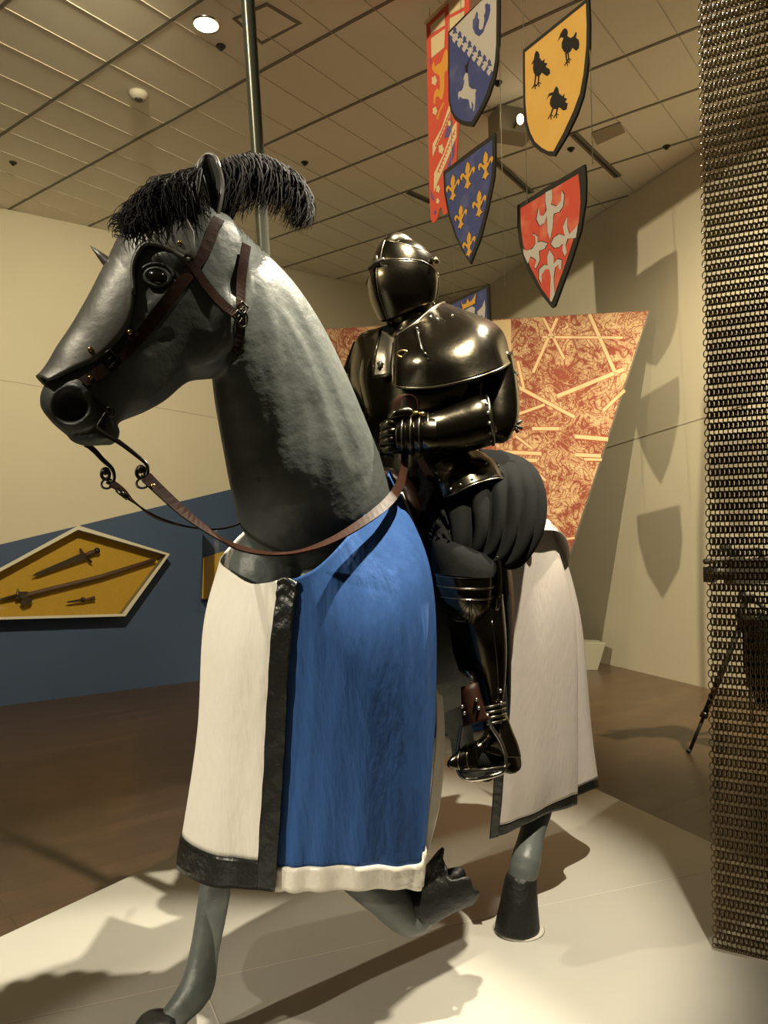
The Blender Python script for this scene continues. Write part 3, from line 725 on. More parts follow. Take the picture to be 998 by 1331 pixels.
for (x0, y0, x1, y1, n_) in ((112, 850, 196, 650, 9), (125, 1000, 222, 760, 11)):
    for i in range(n_):
        f = (i + 0.5) / n_; x = x0 + (x1 - x0) * f; y = y0 + (y1 - y0) * f
        mk.append([(x - 5, y + 6), (x + 9, y - 22), (x + 12, y - 18), (x - 2, y + 10)]); mk.append([(x + 2, y - 6), (x + 11, y + 4), (x + 9, y + 9), (x, y - 1)])
b.field('motto_marks', mk, 'ban_red', 0.0028)
b.field('tail_star', [[(112 + (12 if k % 2 == 0 else 5) * math.cos(k * math.pi / 5), 1225 + (20 if k % 2 == 0 else 8) * math.sin(k * math.pi / 5)) for k in range(10)]], 'ban_blue', 0.002)
banner = b
mb = MB(); a0 = b.P(58, 136, 0.0); a1 = b.P(316, -118, 0.0); mb.tube([a0, a1], 0.012, 8); mb.build('top_rod', M['ban_cream'], b.root)
# wires : two per column, from the ceiling to the lowest board
def hwire(p, z1, label):
    mb = MB(); mb.tube([Vector((p.x, p.y, z1)), Vector((p.x, p.y, CEIL_Z))], 0.0022, 6); o = mb.build('hanging_wire', M['wire'])
    setp(o, label, 'wire', 'wires holding the shields')
wl = goat.P(104, 330, -0.007); wr = goat.P(575, -60, -0.007)
hwire(Vector((wl.x, wl.y, 0)), crown.pts[0].z - 0.02, 'thin wire at the left edges of the goat and lily shields')
hwire(Vector((wr.x, wr.y, 0)), crown.pts[2].z - 0.02, 'thin wire at the right edges of the goat and lily shields')
wl = yellow.P(586, 300, -0.007); wr = yellow.P(936, 5, -0.007)
hwire(Vector((wl.x, wl.y, 0)), red.pts[0].z - 0.02, 'thin wire at the left edges of the yellow and red shields')
hwire(Vector((wr.x, wr.y, 0)), red.pts[2].z - 0.02, 'thin wire at the right edges of the yellow and red shields')
hwire(Vector(((a0 * 0.9 + a1 * 0.1).x, (a0 * 0.9 + a1 * 0.1).y, 0)), (a0 * 0.9 + a1 * 0.1).z, 'thin wire holding the near top corner of the red banner')
hwire(Vector(((a0 * 0.1 + a1 * 0.9).x, (a0 * 0.1 + a1 * 0.9).y, 0)), (a0 * 0.1 + a1 * 0.9).z, 'thin wire holding the far top corner of the red banner')

# ================================================================== ring mesh curtain
def curtain():
    base = W(929, 1216, 2.66); base.z = PLINTH_Z + 0.02
    u = Vector((1.81, -1.0, 0)).normalized(); nrm = Vector((u.y, -u.x, 0))
    pitch_x = 0.0150; row = 0.0400; ncol = 26; nrow = int((CEIL_Z - 0.05 - base.z) / row)
    lean = 0.012 / 1.0
    RN, TN = 14, 4
    R, r = 0.0126, 0.0024
    ang = np.linspace(0, 2 * np.pi, RN, endpoint=False); tan = np.linspace(0, 2 * np.pi, TN, endpoint=False)
    tx = np.cos(ang)[:, None] * (R + r * np.cos(tan)[None]); tz = np.sin(ang)[:, None] * (R + r * np.cos(tan)[None]); ty = np.repeat(r * np.sin(tan)[None], RN, 0)
    T = np.stack([tx, ty, tz], -1).reshape(-1, 3)
    idx = np.arange(RN * TN).reshape(RN, TN)
    F = np.stack([idx, np.roll(idx, -1, 0), np.roll(np.roll(idx, -1, 0), -1, 1), np.roll(idx, -1, 1)], -1).reshape(-1, 4)
    Vs = []; Fs = []; cnt = 0
    U = np.array(u); Nn = np.array(nrm); Z = np.array((0, 0, 1.0))
    def ring(cx_, cz_, yaw, tilt, sx=1.0, sz=1.0):
        nonlocal cnt
        P = T * np.array([sx, 1, sz])
        cy_, sy_ = math.cos(tilt), math.sin(tilt)
        P = np.stack([P[:, 0], P[:, 1] * cy_ - P[:, 2] * sy_, P[:, 1] * sy_ + P[:, 2] * cy_], -1)
        ca, sa = math.cos(yaw), math.sin(yaw)
        P = np.stack([P[:, 0] * ca - P[:, 1] * sa, P[:, 0] * sa + P[:, 1] * ca, P[:, 2]], -1)
        wob = 0.004 * math.sin(cz_ * 2.1) + 0.006 * math.sin(cx_ * 9 + cz_ * .8)
        Q = np.array(base)[None] + (P[:, 0:1] + cx_ + cz_ * lean) * U + (P[:, 1:2] + wob) * Nn + (P[:, 2:3] + cz_) * Z
        Vs.append(Q); Fs.append(F + cnt); cnt += len(T)
    for i in range(nrow):
        z = i * row + 0.012
        for j in range(ncol):
            ring(j * pitch_x, z, 0.75, 0.10 * (-1) ** j, 0.95, 0.98)
        for j in range(ncol):
            ring((j + 0.5) * pitch_x, z + row / 2, 0.95, 0.0, 0.95, 1.0)
            ring((j + 0.9) * pitch_x, z + row / 2, -0.85, 0.0, 0.95, 1.0)
    # a heavier bottom chain
    for j in range(ncol * 2):
        ring(j * pitch_x * 0.5, -0.004, 0.9 if j % 2 else -0.5, 0.9, 0.8, 0.55)
    V = np.concatenate(Vs); Fc = np.concatenate(Fs)
    me = bpy.data.meshes.new('ring_mesh')
    me.vertices.add(len(V)); me.vertices.foreach_set('co', V.astype(np.float32).ravel())
    me.loops.add(Fc.size); me.loops.foreach_set('vertex_index', Fc.astype(np.int32).ravel())
    me.polygons.add(len(Fc)); me.polygons.foreach_set('loop_start', np.arange(0, Fc.size, 4, dtype=np.int32)); me.polygons.foreach_set('loop_total', np.full(len(Fc), 4, dtype=np.int32))
    me.update(calc_edges=True)
    o = link('ring_mesh_curtain', me, mat('dark bronze ring', (0.085, 0.058, 0.027), 0.52, 0.8))
    setp(o, 'tall hanging curtain of small dark bronze rings at the right edge', 'curtain', None, 'stuff')
curtain()

# ================================================================== video camera on a tripod behind the curtain
TD = 5.2
tr = empty('tripod', on_z(957, 990, 0.0), 'dark tripod standing behind the ring curtain', 'tripod')
hubp = W(968, 800, TD + 0.1)
def leg(foot, mid, r0, name='leg'):
    f = Vector(foot); h = hubp; m_ = h.lerp(f, mid)
    mb = MB(); mb.tube([h, m_], [0.022, 0.020], 8); mb.tube([m_, f + (h - f).normalized() * 0.02], [0.013, 0.013], 8)
    o = mb.build(name, M['dark'], tr)
    m2 = MB(); m2.tube([m_ - (f - h).normalized() * 0.02, m_ + (f - h).normalized() * 0.02], 0.026, 10); m2.build('clamp', M['iron'], o)
    m3 = MB(); m3.ball(f + Vector((0, 0, 0.016)), (0.02, 0, 0), (0, 0.02, 0), (0, 0, 0.016), 10, 6); m3.build('rubber_foot', M['dark'], o)
leg(on_z(895, 979, 0.0), 0.72, .02)
leg(on_z(1045, 985, 0.0), 0.6, .02); leg(on_z(978, 940, 0.0), 0.6, .02)
mb = MB(); mb.tube([hubp - Vector((0, 0, 0.35)), hubp + Vector((0, 0, 0.16))], [0.02, 0.022], 10); mb.build('centre_column', M['dark'], tr)
mb = MB(); mb.tube([hubp - Vector((0, 0, 0.06)), hubp, hubp + Vector((0, 0, 0.05))], [0.05, 0.065, 0.045], 12); mb.build('hub', M['dark'], tr)
hp_ = W(972, 770, TD + 0.1)
mb = MB(); mb.tube([hubp + Vector((0, 0, 0.1)), hp_], [0.05, 0.06], 12); mb.tube([hp_ + Vector((0, 0, -0.03)), hp_ + Vector((0.30, 0.1, -0.22))], [0.014, 0.012], 8); mb.build('pan_head', M['dark'], tr)
vc = empty('video_camera', hp_, 'dark video camera with lens hood, on the tripod behind the ring curtain', 'camera')
ax = Vector((-0.97, -0.2, 0.0)).normalized(); sd = Vector((0.2, -0.97, 0)).normalized(); uz = Vector((0, 0, 1))
body = W(975, 742, TD + 0.1)
mb = MB(); mb.box(body, ax * 0.17, sd * 0.055, uz * 0.085); mb.box(body + ax * -0.12 + uz * 0.03, ax * 0.06, sd * 0.06, uz * 0.06); mb.build('body', M['dark'], vc, smooth=False)
l0 = body + ax * 0.16; l1 = W(921, 747, TD)
mb = MB(); mb.tube([l0, l0.lerp(l1, 0.5), l0.lerp(l1, 0.8)], [0.05, 0.046, 0.05], 16); mb.build('lens', M['dark'], vc)
mb = MB(); c0 = l0.lerp(l1, 0.8)
ring_ = [[c + (sd * sx + uz * sz) for sx, sz in ((-a, -b_), (a, -b_), (a, b_), (-a, b_))] for c, a, b_ in ((c0, 0.03, 0.03), (c0 + ax * 0.015, 0.05, 0.042), (l1, 0.062, 0.052))]
mb.rings(ring_); mb.build('lens_hood', mat('hood', (0.035, 0.045, 0.045), 0.6), vc, smooth=False)
mb = MB(); m0 = W(916, 730, TD); mb.tube([body + uz * 0.09 + ax * 0.05, W(940, 728, TD + 0.05), m0], [0.018, 0.016, 0.020], 10); mb.build('microphone', M['dark'], vc)
mb = MB(); mb.tube([body + uz * 0.08 - ax * 0.1, body + uz * 0.15 - ax * 0.06, body + uz * 0.15 + ax * 0.1, body + uz * 0.09 + ax * 0.14], 0.013, 8); mb.build('top_handle', M['dark'], vc)
mb = MB(); mb.box(W(943, 713, TD + 0.05), ax * 0.035, sd * 0.02, uz * 0.022); mb.tube([W(943, 713, TD + .05), W(955, 725, TD + .08)], 0.01, 6); mb.build('viewfinder', M['dark'], vc, smooth=False)

bag = empty('equipment_bag', W(988, 850, 5.25), 'black bag hanging beneath the tripod behind the ring curtain', 'bag')
BG = [(985, 800, 5.26, 997, 800, 5.26, .03), (976, 815, 5.26, 1012, 812, 5.26, .07), (974, 850, 5.26, 1018, 850, 5.26, .10), (976, 890, 5.26, 1016, 892, 5.26, .10), (984, 918, 5.26, 1008, 920, 5.26, .07)]
mb = MB(); mb.rings(px_rings(BG, FWD * -1, 18, 24)); mb.build('sack', M['black_cloth'], bag)
mb = MB(); mb.tube([W(990, 802, 5.26), W(985, 790, 5.29), hubp + Vector((0.06, -0.02, 0.0)), hubp + Vector((0.0, -0.07, 0.03))], .008, 8); mb.build('strap', M['dark'], bag)

# ================================================================== the horse
F = Vector((-0.6, -0.8, 0)); LS = Vector((0.8, -0.6, 0)); ZU = Vector((0, 0, 1))
def HB(s, l, z):                       # horse frame: s back from the chest, l to its left, z above the camera level
    return Vector((-0.30, 2.05, CAM_H)) - F * s + LS * l + ZU * z
horse = empty('horse', HB(0.8, 0, PLINTH_Z - CAM_H), 'life-size grey-green model horse in a blue and white cloth, standing on the plinth', 'horse')
LH = Vector((0.52, -0.85, -0.10)).normalized()       # near side of the head
HEAD = [(292, 283, 1.82, 322, 400, 1.82, .078), (252, 268, 1.81, 313, 450, 1.81, .095), (207, 282, 1.79, 286, 488, 1.79, .102), (166, 307, 1.77, 247, 495, 1.77, .098),
        (144, 345, 1.75, 216, 520, 1.75, .088), (119, 393, 1.72, 189, 535, 1.72, .076), (97, 432, 1.70, 166, 544, 1.70, .064), (77, 463, 1.68, 154, 549, 1.68, .058),
        (62, 494, 1.665, 153, 560, 1.665, .056), (53, 514, 1.655, 144, 574, 1.655, .055), (54, 532, 1.65, 122, 578, 1.65, .050), (68, 550, 1.65, 100, 573, 1.65, .034)]
NR_H = 60
head_rings = px_rings(HEAD, LH, NR_H, 32)
NECK = [(262, 262, 1.83, 300, 420, 1.80, .070), (290, 284, 1.85, 296, 452, 1.80, .078), (332, 322, 1.90, 284, 490, 1.80, .088), (370, 360, 1.97, 285, 520, 1.82, .098), (405, 410, 2.05, 290, 555, 1.85, .112), (436, 470, 2.13, 297, 600, 1.89, .132),
        (461, 530, 2.22, 305, 650, 1.93, .160), (483, 582, 2.31, 315, 698, 2.0, .180), (503, 636, 2.40, 330, 728, 2.07, .19), (528, 690, 2.52, 350, 752, 2.22, .17)]
NL = [LH.lerp(LS, t) for t in (0, 0.1, .3, .5, .7, .85, 1, 1, 1, 1)]
neck_rings = px_rings(NECK, NL, 40, 32)
TOR = [(0.10, -.32, .16, .12), (.18, -.30, .26, .18), (.32, -.27, .31, .22), (.6, -.27, .34, .225), (.95, -.28, .33, .175), (1.22, -.27, .31, .18), (1.42, -.30, .26, .17), (1.52, -.34, .16, .11)]
tor = catmull(TOR, 30)
torso_rings = [[HB(s, 0, z) + ZU * math.cos(a) * hh + LS * math.sin(a) * hw for a in [2 * math.pi * j / 32 for j in range(32)]] for s, z, hh, hw in tor]
hm = MB()
hm.rings(head_rings); hm.rings(neck_rings); hm.rings(torso_rings)
# cheek and brow swellings on both sides, lips
def head_c(t):
    r = head_rings[min(int(t * (NR_H - 1)), NR_H - 1)]; return sum(r, Vector()) / len(r)
ck = W(252, 425, 1.79)
for sgn in (1, -1):
    hm.ball(ck + LH * sgn * 0.048, RIGHT * 0.100 + UP * 0.02, UP * 0.105, LH * 0.056, 20, 12)
    hm.ball(W(207, 350, 1.77) + LH * sgn * 0.072, RIGHT * 0.055, UP * 0.04, LH * 0.030, 14, 10)
    hm.ball(W(92, 522, 1.66) + LH * sgn * 0.040, RIGHT * 0.046, UP * 0.050, LH * 0.024, 14, 10)
hm.ball(W(118, 567, 1.655), RIGHT * 0.050, UP * 0.022, LH * 0.045, 14, 10)
hm.ball(W(141, 562, 1.665), RIGHT * 0.024, UP * 0.030, LH * 0.040, 14, 10)
hm.ball(W(350, 745, 2.22), (0.12, 0, 0), (0, 0.10, 0), (0, 0, 0.14), 14, 10)
# legs
def leg_tube(pts, rad): hm.tube([Vector(p) for p in catmull(pts, 22)], [float(r[0]) for r in catmull([(r,) for r in rad], 22)], 16)
pf = [tuple(HB(.28, -.11, -.42)), tuple(W(300, 1000, 2.33)), tuple(W(286, 1110, 2.29)), tuple(W(276, 1180, 2.26)), tuple(W(265, 1240, 2.23)), tuple(W(255, 1285, 2.20)), tuple(W(226, 1322, 2.16)), tuple(W(206, 1352, 2.12))]
leg_tube(pf, [.10, .065, .050, .046, .043, .050, .038, .045])
pl = [tuple(HB(.30, .10, -.42)), tuple(W(445, 980, 2.18)), tuple(W(425, 1075, 2.19)), tuple(W(455, 1125, 2.20)), tuple(W(500, 1165, 2.22)), tuple(W(534, 1192, 2.25)), tuple(W(554, 1178, 2.26)), tuple(W(570, 1160, 2.27))]
leg_tube(pl, [.10, .07, .064, .060, .058, .056, .046, .05])
rl = [tuple(HB(1.22, .08, -.35)), tuple(W(700, 900, 3.05)), tuple(W(712, 975, 3.12)), tuple(W(704, 1035, 3.07)), tuple(W(691, 1085, 2.95)), tuple(W(683, 1120, 2.86)), tuple(W(676, 1150, 2.84)), tuple(W(673, 1175, 2.83))]
leg_tube(rl, [.14, .09, .066, .056, .048, .056, .052, .066])
rr = [tuple(HB(1.2, -.17, -.35)), tuple(HB(1.0, -.17, -.55)), tuple(HB(1.15, -.17, -.72)), tuple(HB(1.22, -.17, -.8)), tuple(HB(1.25, -.17, -.92)), tuple(HB(1.33, -.17, -.98))]
leg_tube(rr, [.18, .12, .07, .05, .05, .05])
me = hm.mesh('tmp_horse')
tmp = bpy.data.objects.new('tmp_horse', me); COL.objects.link(tmp)
md = tmp.modifiers.new('r', 'REMESH'); md.mode = 'VOXEL'; md.voxel_size = 0.0065
ms = tmp.modifiers.new('s', 'SMOOTH'); ms.factor = 0.6; ms.iterations = 7
dg_ = bpy.context.evaluated_depsgraph_get()
hme = bpy.data.meshes.new_from_object(tmp.evaluated_get(dg_)); hme.name = 'horse_body'
bpy.data.objects.remove(tmp)
# sculpt nostril, eye socket, mouth line, jaw groove into the continuous surface
co = np.empty(len(hme.vertices) * 3, np.float32); hme.vertices.foreach_get('co', co); co = co.reshape(-1, 3).astype(float)
bvh0 = BVHTree.FromPolygons([tuple(c) for c in co], [tuple(p.vertices) for p in hme.polygons])
def hit(px, py, bv=None):
    r = ray(px, py).normalized(); h = (bv or bvh0).ray_cast(CAM, r)
    return (h[0], h[1]) if h[0] is not None else (None, None)
HC = W(200, 400, 1.77)
def mirror(p): return p - LH * (2 * (p - HC).dot(LH))
def mirv(v): return v - LH * (2 * v.dot(LH))
def sculpt(p, R, depth, dirv, squash=None):
    global co
    d = co - np.array(p)
    if squash is not None:
        ax, k = squash; a = np.array(ax.normalized()); d = d + np.outer(d @ a, a) * (k - 1)
    r = np.linalg.norm(d, axis=1) / R
    w = np.clip(1 - r ** 2, 0, 1) ** 1.3
    co += np.outer(w * depth, np.array(dirv.normalized()))
nost, nn_ = hit(91, 526)
eye_p, eye_n = hit(204, 360)
axis_dir = (W(200, 350, 1.77) - W(90, 520, 1.67)).normalized()
for sg in (1, -1):
    mp = (lambda v: v) if sg == 1 else mirror; mv = (lambda v: v) if sg == 1 else mirv
    for k in range(14):
        a = 2 * math.pi * k / 14
        sculpt(mp(nost + (RIGHT * math.cos(a) * 0.038 + UP * math.sin(a) * 0.036)), 0.017, 0.004 + .004 * math.sin(a + .6), mv(nn_))
    sculpt(mp(nost), 0.041, -0.058, mv(nn_))
    sculpt(mp(eye_p), 0.040, -0.012, mv(eye_n), (axis_dir, 0.8))
    for (x, y) in ((98, 566), (106, 565), (114, 563), (121, 560), (128, 556), (134, 551), (140, 546), (147, 541)):
        h, n_ = hit(x, y)
        if h is not None: sculpt(mp(h), 0.010, -0.009, mv(n_))
    for (x, y) in ((196, 452), (205, 444), (216, 438)):
        h, n_ = hit(x, y)
        if h is not None: sculpt(mp(h), 0.020, -0.006, mv(n_))
    for (x, y) in ((200, 400), (190, 415), (180, 432), (170, 450), (160, 466)):
        h, n_ = hit(x, y)
        if h is not None: sculpt(mp(h), 0.022, 0.005, mv(n_))
    if sg == 1:
        for x, y in [tuple(v) for v in catmull(((306, 360), (310, 390), (311, 420), (308, 445), (301, 465)), 30)]:
            h, n_ = hit(x, y)
            if h is not None: sculpt(h, 0.024, -0.0022, n_)
# long soft muscle grooves along the neck
for line, dp in ((((372, 390), (400, 440), (425, 500), (445, 555), (462, 600)), -0.007), (((340, 360), (352, 430), (362, 510), (368, 590), (366, 660)), 0.007), (((405, 520), (415, 570), (418, 620), (412, 670)), -0.006)):
    for x, y in [tuple(v) for v in catmull(line, 44)]:
        h, n_ = hit(x, y)
        if h is not None: sculpt(h, 0.034, dp / 7.5, n_)
hme.vertices.foreach_set('co', co.astype(np.float32).ravel()); hme.update()
horse_body = link('body', hme, M['horse'], horse)
BV = BVHTree.FromPolygons([tuple(c) for c in co], [tuple(p.vertices) for p in hme.polygons])

# hooves
def hoof(name, c, r0, r1, h, up, fwd, rag=0.0):
    up = up.normalized(); fwd = (fwd - up * fwd.dot(up)).normalized(); sd_ = up.cross(fwd)
    rings = []
    for t, k, sh in ((.16, .35, 0), (.10, .72, 0), (0, .90, .0), (0, 1.0, .0), (.05, 1.03, 0), (.5, .86, -.012), (.92, .74, -.028), (1.0, .66, -.03), (1.05, .4, -.03)):
        rings.append([c + up * h * (t + rag * max(0, 1 - t * 2) * (math.sin(3 * a + 1) * .6 + math.sin(7 * a) * .4)) + fwd * (sh + r1 * k * math.cos(a) * (1.08 if math.cos(a) > 0 else 0.86)) + sd_ * r0 * k * math.sin(a) for a in [2 * math.pi * j / 48 for j in range(48)]])
    mb = MB(); mb.rings(rings); o = mb.build(name, M['horse_dark'], horse); return o
hc = on_z(673, 1206, PLINTH_Z + 0.008); hoof('hoof', hc, .078, .085, .185, Vector((0.03, 0.04, 1)), F)
hc = on_z(188, 1388, PLINTH_Z + 0.012); hoof('hoof', hc, .070, .078, .12, Vector((.10, .06, 1)), F)
hc = W(592, 1134, 2.29); hoof('hoof', hc, .078, .088, .165, W(552, 1182, 2.26) - hc, RIGHT * .4 - UP, 0.16)
hoof('hoof', HB(1.42, -.17, -.97), .062, .068, .11, HB(1.33, -.17, -.96) - HB(1.42, -.17, -.98), ZU * -1)
# soft pale ground ring under the standing hoof (metal base disc)
mb = MB(); c = on_z(674, 1207, PLINTH_Z); mb.tube([c, c + ZU * 0.006], [0.095, 0.09], 28); mb.build('base_disc', mat('pale base disc', (0.5, 0.47, 0.4), 0.4), horse)

# eyes
for sg in (1, -1):
    p = eye_p - eye_n * 0.006; nv = Vector(eye_n)
    ax1 = (axis_dir - nv * axis_dir.dot(nv)).normalized(); ax2 = nv.cross(ax1)
    if ax2.dot(UP) < 0: ax2 = -ax2
    if sg == -1: p = mirror(p); nv = mirv(nv); ax1 = mirv(ax1); ax2 = mirv(ax2)
    hx = (ax1 * 0.6 + ax2 * -0.8)
    e1 = (RIGHT * 0.97 - UP * 0.2); e1 = (e1 - nv * e1.dot(nv)).normalized(); e2 = nv.cross(e1)
    mb = MB(); mb.ball(p, e1 * 0.024, e2 * 0.018, nv * 0.016, 20, 14); mb.build('eye', M['eye'], horse)
    mb = MB(); mb.tube([p + nv * 0.004 + e1 * 0.0265 * math.cos(a) + e2 * 0.020 * math.sin(a) for a in [2 * math.pi * j / 28 for j in range(28)]], 0.0048, 8, closed=True)
    mb.tube([p + nv * 0.003 + e1 * 0.038 * math.cos(a) + e2 * 0.032 * math.sin(a) for a in [math.pi * (0.1 + 0.8 * j / 14) for j in range(15)]], 0.004, 8)
    mb.build('eyelid', M['horse'], horse)

# ------------------------------------------------------------------ chanfron (forehead plate)
def head_pt(v, t):
    """v along the head 0..1, t across: -1 far edge .. 0 midline .. 1 near edge as ring angle fraction of 180 deg"""
    x = v * (NR_H - 1); i = min(int(x), NR_H - 2); f = x - i
    th = t * math.pi; n = 32; a = (th / (2 * math.pi) * n) % n; j = int(a); g = a - j
    def R(k): return head_rings[k][j % n].lerp(head_rings[k][(j + 1) % n], g)
    return R(i).lerp(R(i + 1), f)
def edge_frac(s): return math.acos(1 - 2 * s) / math.pi
EDGE = [(0.155, .30), (0.175, .40), (0.20, .40), (0.235, .29), (0.27, .22), (0.31, .215), (0.345, .25), (0.375, .37), (0.42, .46), (0.50, .47), (0.58, .44), (0.65, .36), (0.70, .27), (0.745, .20)]
vv = catmull(EDGE, 60)
NT = 31
Gp = np.zeros((60, NT, 3))
for i, (v, s) in enumerate(vv):
    ef = edge_frac(min(max(s, .02), .9)); c = head_c(v)
    flare = 1.06 + 0.10 * max(0, (v - 0.66) / 0.085) ** 2
    for j in range(NT):
        t = -1 + 2 * j / (NT - 1)
        p = head_pt(v, t * ef)
        o = c + (p - c) * flare + (p - c).normalized() * 0.006
        Gp[i, j] = o
N = np.zeros_like(Gp)
for i in range(60):
    c = np.array(head_c(vv[i][0])); d = Gp[i] - c; N[i] = d / np.linalg.norm(d, axis=1, keepdims=True)
chan = grid_obj('chanfron', Gp, M['steel_grey'], horse, 0.006, N=N)
# flanged brow rim around the eye and rivets
for sg in (1, -1):
    ed = [Vector(Gp[i, NT - 1 if sg == 1 else 0]) for i in range(8, 32)]
    mb = MB(); mb.tube(ed, 0.0055, 8); mb.build('brow_rim', M['horse_dark'] if False else M['steel_grey'], chan)
    for ii, jj in ((9, NT - 3), (44, NT - 3)):
        jj = jj if sg == 1 else NT - 1 - jj
        mb = MB(); p = Vector(Gp[ii, jj]) + Vector(N[ii, jj]) * 0.004; mb.ball(p, (.006, 0, 0), (0, .006, 0), (0, 0, .006), 10, 6); mb.build('rivet', M['brass'], chan)
sp0 = head_pt(0.355, 0.0); spn = (sp0 - head_c(0.355)).normalized()
mb = MB(); sdir = (W(119, 320, 1.75) - W(144, 344, 1.75)).normalized()
b0 = W(147, 348, 1.735); mb.tube([b0 - sdir * .01, b0 + sdir * 0.006, b0 + sdir * 0.035, b0 + sdir * 0.072], [.0165, .0145, .009, .001], 10); mb.build('spike', M['steel_grey'], chan)
mb = MB(); mb.tube([W(183, 290, 1.74), W(171, 303, 1.73), W(161, 314, 1.725)], [.010, .009, .007], 8); mb.build('plume_socket', M['steel_grey'], chan)
# ear cups
for sg in (1, -1):
    cols = [[(259, 214, 1.79), (254, 240, 1.785), (258, 268, 1.78), (262, 298, 1.775)],
            [(264, 205, 1.80), (261, 240, 1.81), (264, 270, 1.80), (268, 300, 1.785)],
            [(271, 201, 1.80), (272, 240, 1.82), (273, 272, 1.80), (272, 302, 1.78)],
            [(279, 204, 1.79), (283, 238, 1.80), (280, 270, 1.79), (275, 300, 1.775)],
            [(283, 212, 1.77), (289, 238, 1.77), (286, 265, 1.765), (278, 296, 1.765)]]
    G = grid_px(cols, 22, 18)
    if sg == -1:
        G = np.array([[list(mirror(Vector(p)) - LH * -0.0) for p in row] for row in G])
    G = G.copy(); o = grid_obj('ear', G, M['horse'], horse, 0.006)
    rim = [Vector(G[i, 17]) for i in range(21, -1, -1)] + [Vector(G[0, j]) for j in range(16, -1, -1)] + [Vector(G[i, 0]) for i in range(1, 22)]
    mb = MB(); mb.tube(rim, 0.0055, 8); mb.build('ear_rim', M['steel_grey'], o)

# ------------------------------------------------------------------ plume
def strands(mb, root_fn, n, seed):
    r = random.Random(seed)
    for _ in range(n):
        p0, p1, p2, w = root_fn(r)
        pts = []
        for k in range(6):
            t = k / 5; pts.append(p0 * (1 - t) ** 2 + p1 * 2 * t * (1 - t) + p2 * t * t)
        mb.tube(pts, [w, w * 1.0, w * 0.9, w * 0.75, w * 0.5, w * 0.15], 3, cap=False)
SP1 = [(286, 232, 1.83), (288, 212, 1.83), (310, 203, 1.84), (335, 202, 1.86), (360, 211, 1.88), (381, 226, 1.89), (393, 243, 1.90), (393, 262, 1.90), (388, 274, 1.90)]
sp1 = catmull(SP1, 60)
def rear(r):
    t = r.random() ** 0.9; i = t * 59; a = sp1[int(i)]; d = a[2] + r.uniform(-.04, .04)
    ln_ = (84 - 30 * t if t < .7 else 62 - 50 * (t - .7) / .3) * r.uniform(.45, 1.1)
    x0, y0 = a[0] + r.uniform(-4, 4), a[1] + r.uniform(-3, 6)
    bow = r.uniform(4, 20) * (1 - .4 * t)
    return W(x0, y0, d), W(x0 + bow + 8, y0 + ln_ * .30, d - .012 + r.uniform(-.02, .02)), W(x0 + r.uniform(-16, 12), y0 + ln_, d + r.uniform(-.035, .035)), r.uniform(.0010, .0024)
SP2 = [(262, 218, 1.80), (250, 224, 1.79), (235, 226, 1.78), (213, 232, 1.77), (194, 246, 1.765), (180, 264, 1.76), (172, 282, 1.755)]
sp2 = catmull(SP2, 60)
def front(r):
    t = r.random(); a = sp2[int(t * 59)]; d = a[2] + r.uniform(-.055, .045)
    x0, y0 = min(a[0] + r.uniform(-8, 14), 262), a[1] + r.uniform(-4, 34)
    ln_ = (70 - 40 * t) * r.uniform(.35, 1.0); cl = r.uniform(-26, 22)
    x2 = x0 - r.uniform(-10, 22); y2 = min(y0 + ln_, 304 + r.uniform(-12, 7))
    return W(x0, y0, d), W((x0 + x2) / 2 - 10 + cl * .8, y0 + (y2 - y0) * r.uniform(.1, .5) - 8, d - .03), W(x2 + cl * .5, y2, d - .03 + r.uniform(-.025, .025)), r.uniform(.0010, .0023)
def wisps(r):
    a = sp2[int(r.random() * 59)]; x0, y0 = a[0], a[1] + 4
    an = r.uniform(2.0, 4.0); l = r.uniform(10, 26)
    return W(x0, y0, a[2]), W(x0 + math.cos(an) * l * .7, y0 - r.uniform(4, 14), a[2]), W(x0 + math.cos(an) * l, y0 + 6 - math.sin(an) * l * .3, a[2] - .01), r.uniform(.0006, .001)
plume = MB()
plume.tube([W(a[0], a[1] + 3, a[2]) for a in sp1[::4]], [.004] * 15, 6)
strands(plume, rear, 1500, 3)
po = plume.build('rear_plume', M['feather'], horse); po['label'] = 'long black feather sweeping back'
plume = MB(); strands(plume, front, 1500, 5); strands(plume, wisps, 120, 8)
rr_ = px_rings([(258, 226, 1.79, 262, 296, 1.79, .03), (235, 236, 1.775, 238, 300, 1.765, .05), (210, 244, 1.765, 210, 300, 1.75, .05), (190, 262, 1.755, 188, 300, 1.74, .04), (178, 280, 1.75, 176, 300, 1.73, .02)], LH, 14, 16)
plume.rings(rr_)
po = plume.build('front_plume', M['feather'], horse); po['label'] = 'shaggy black feather tuft over the forehead'

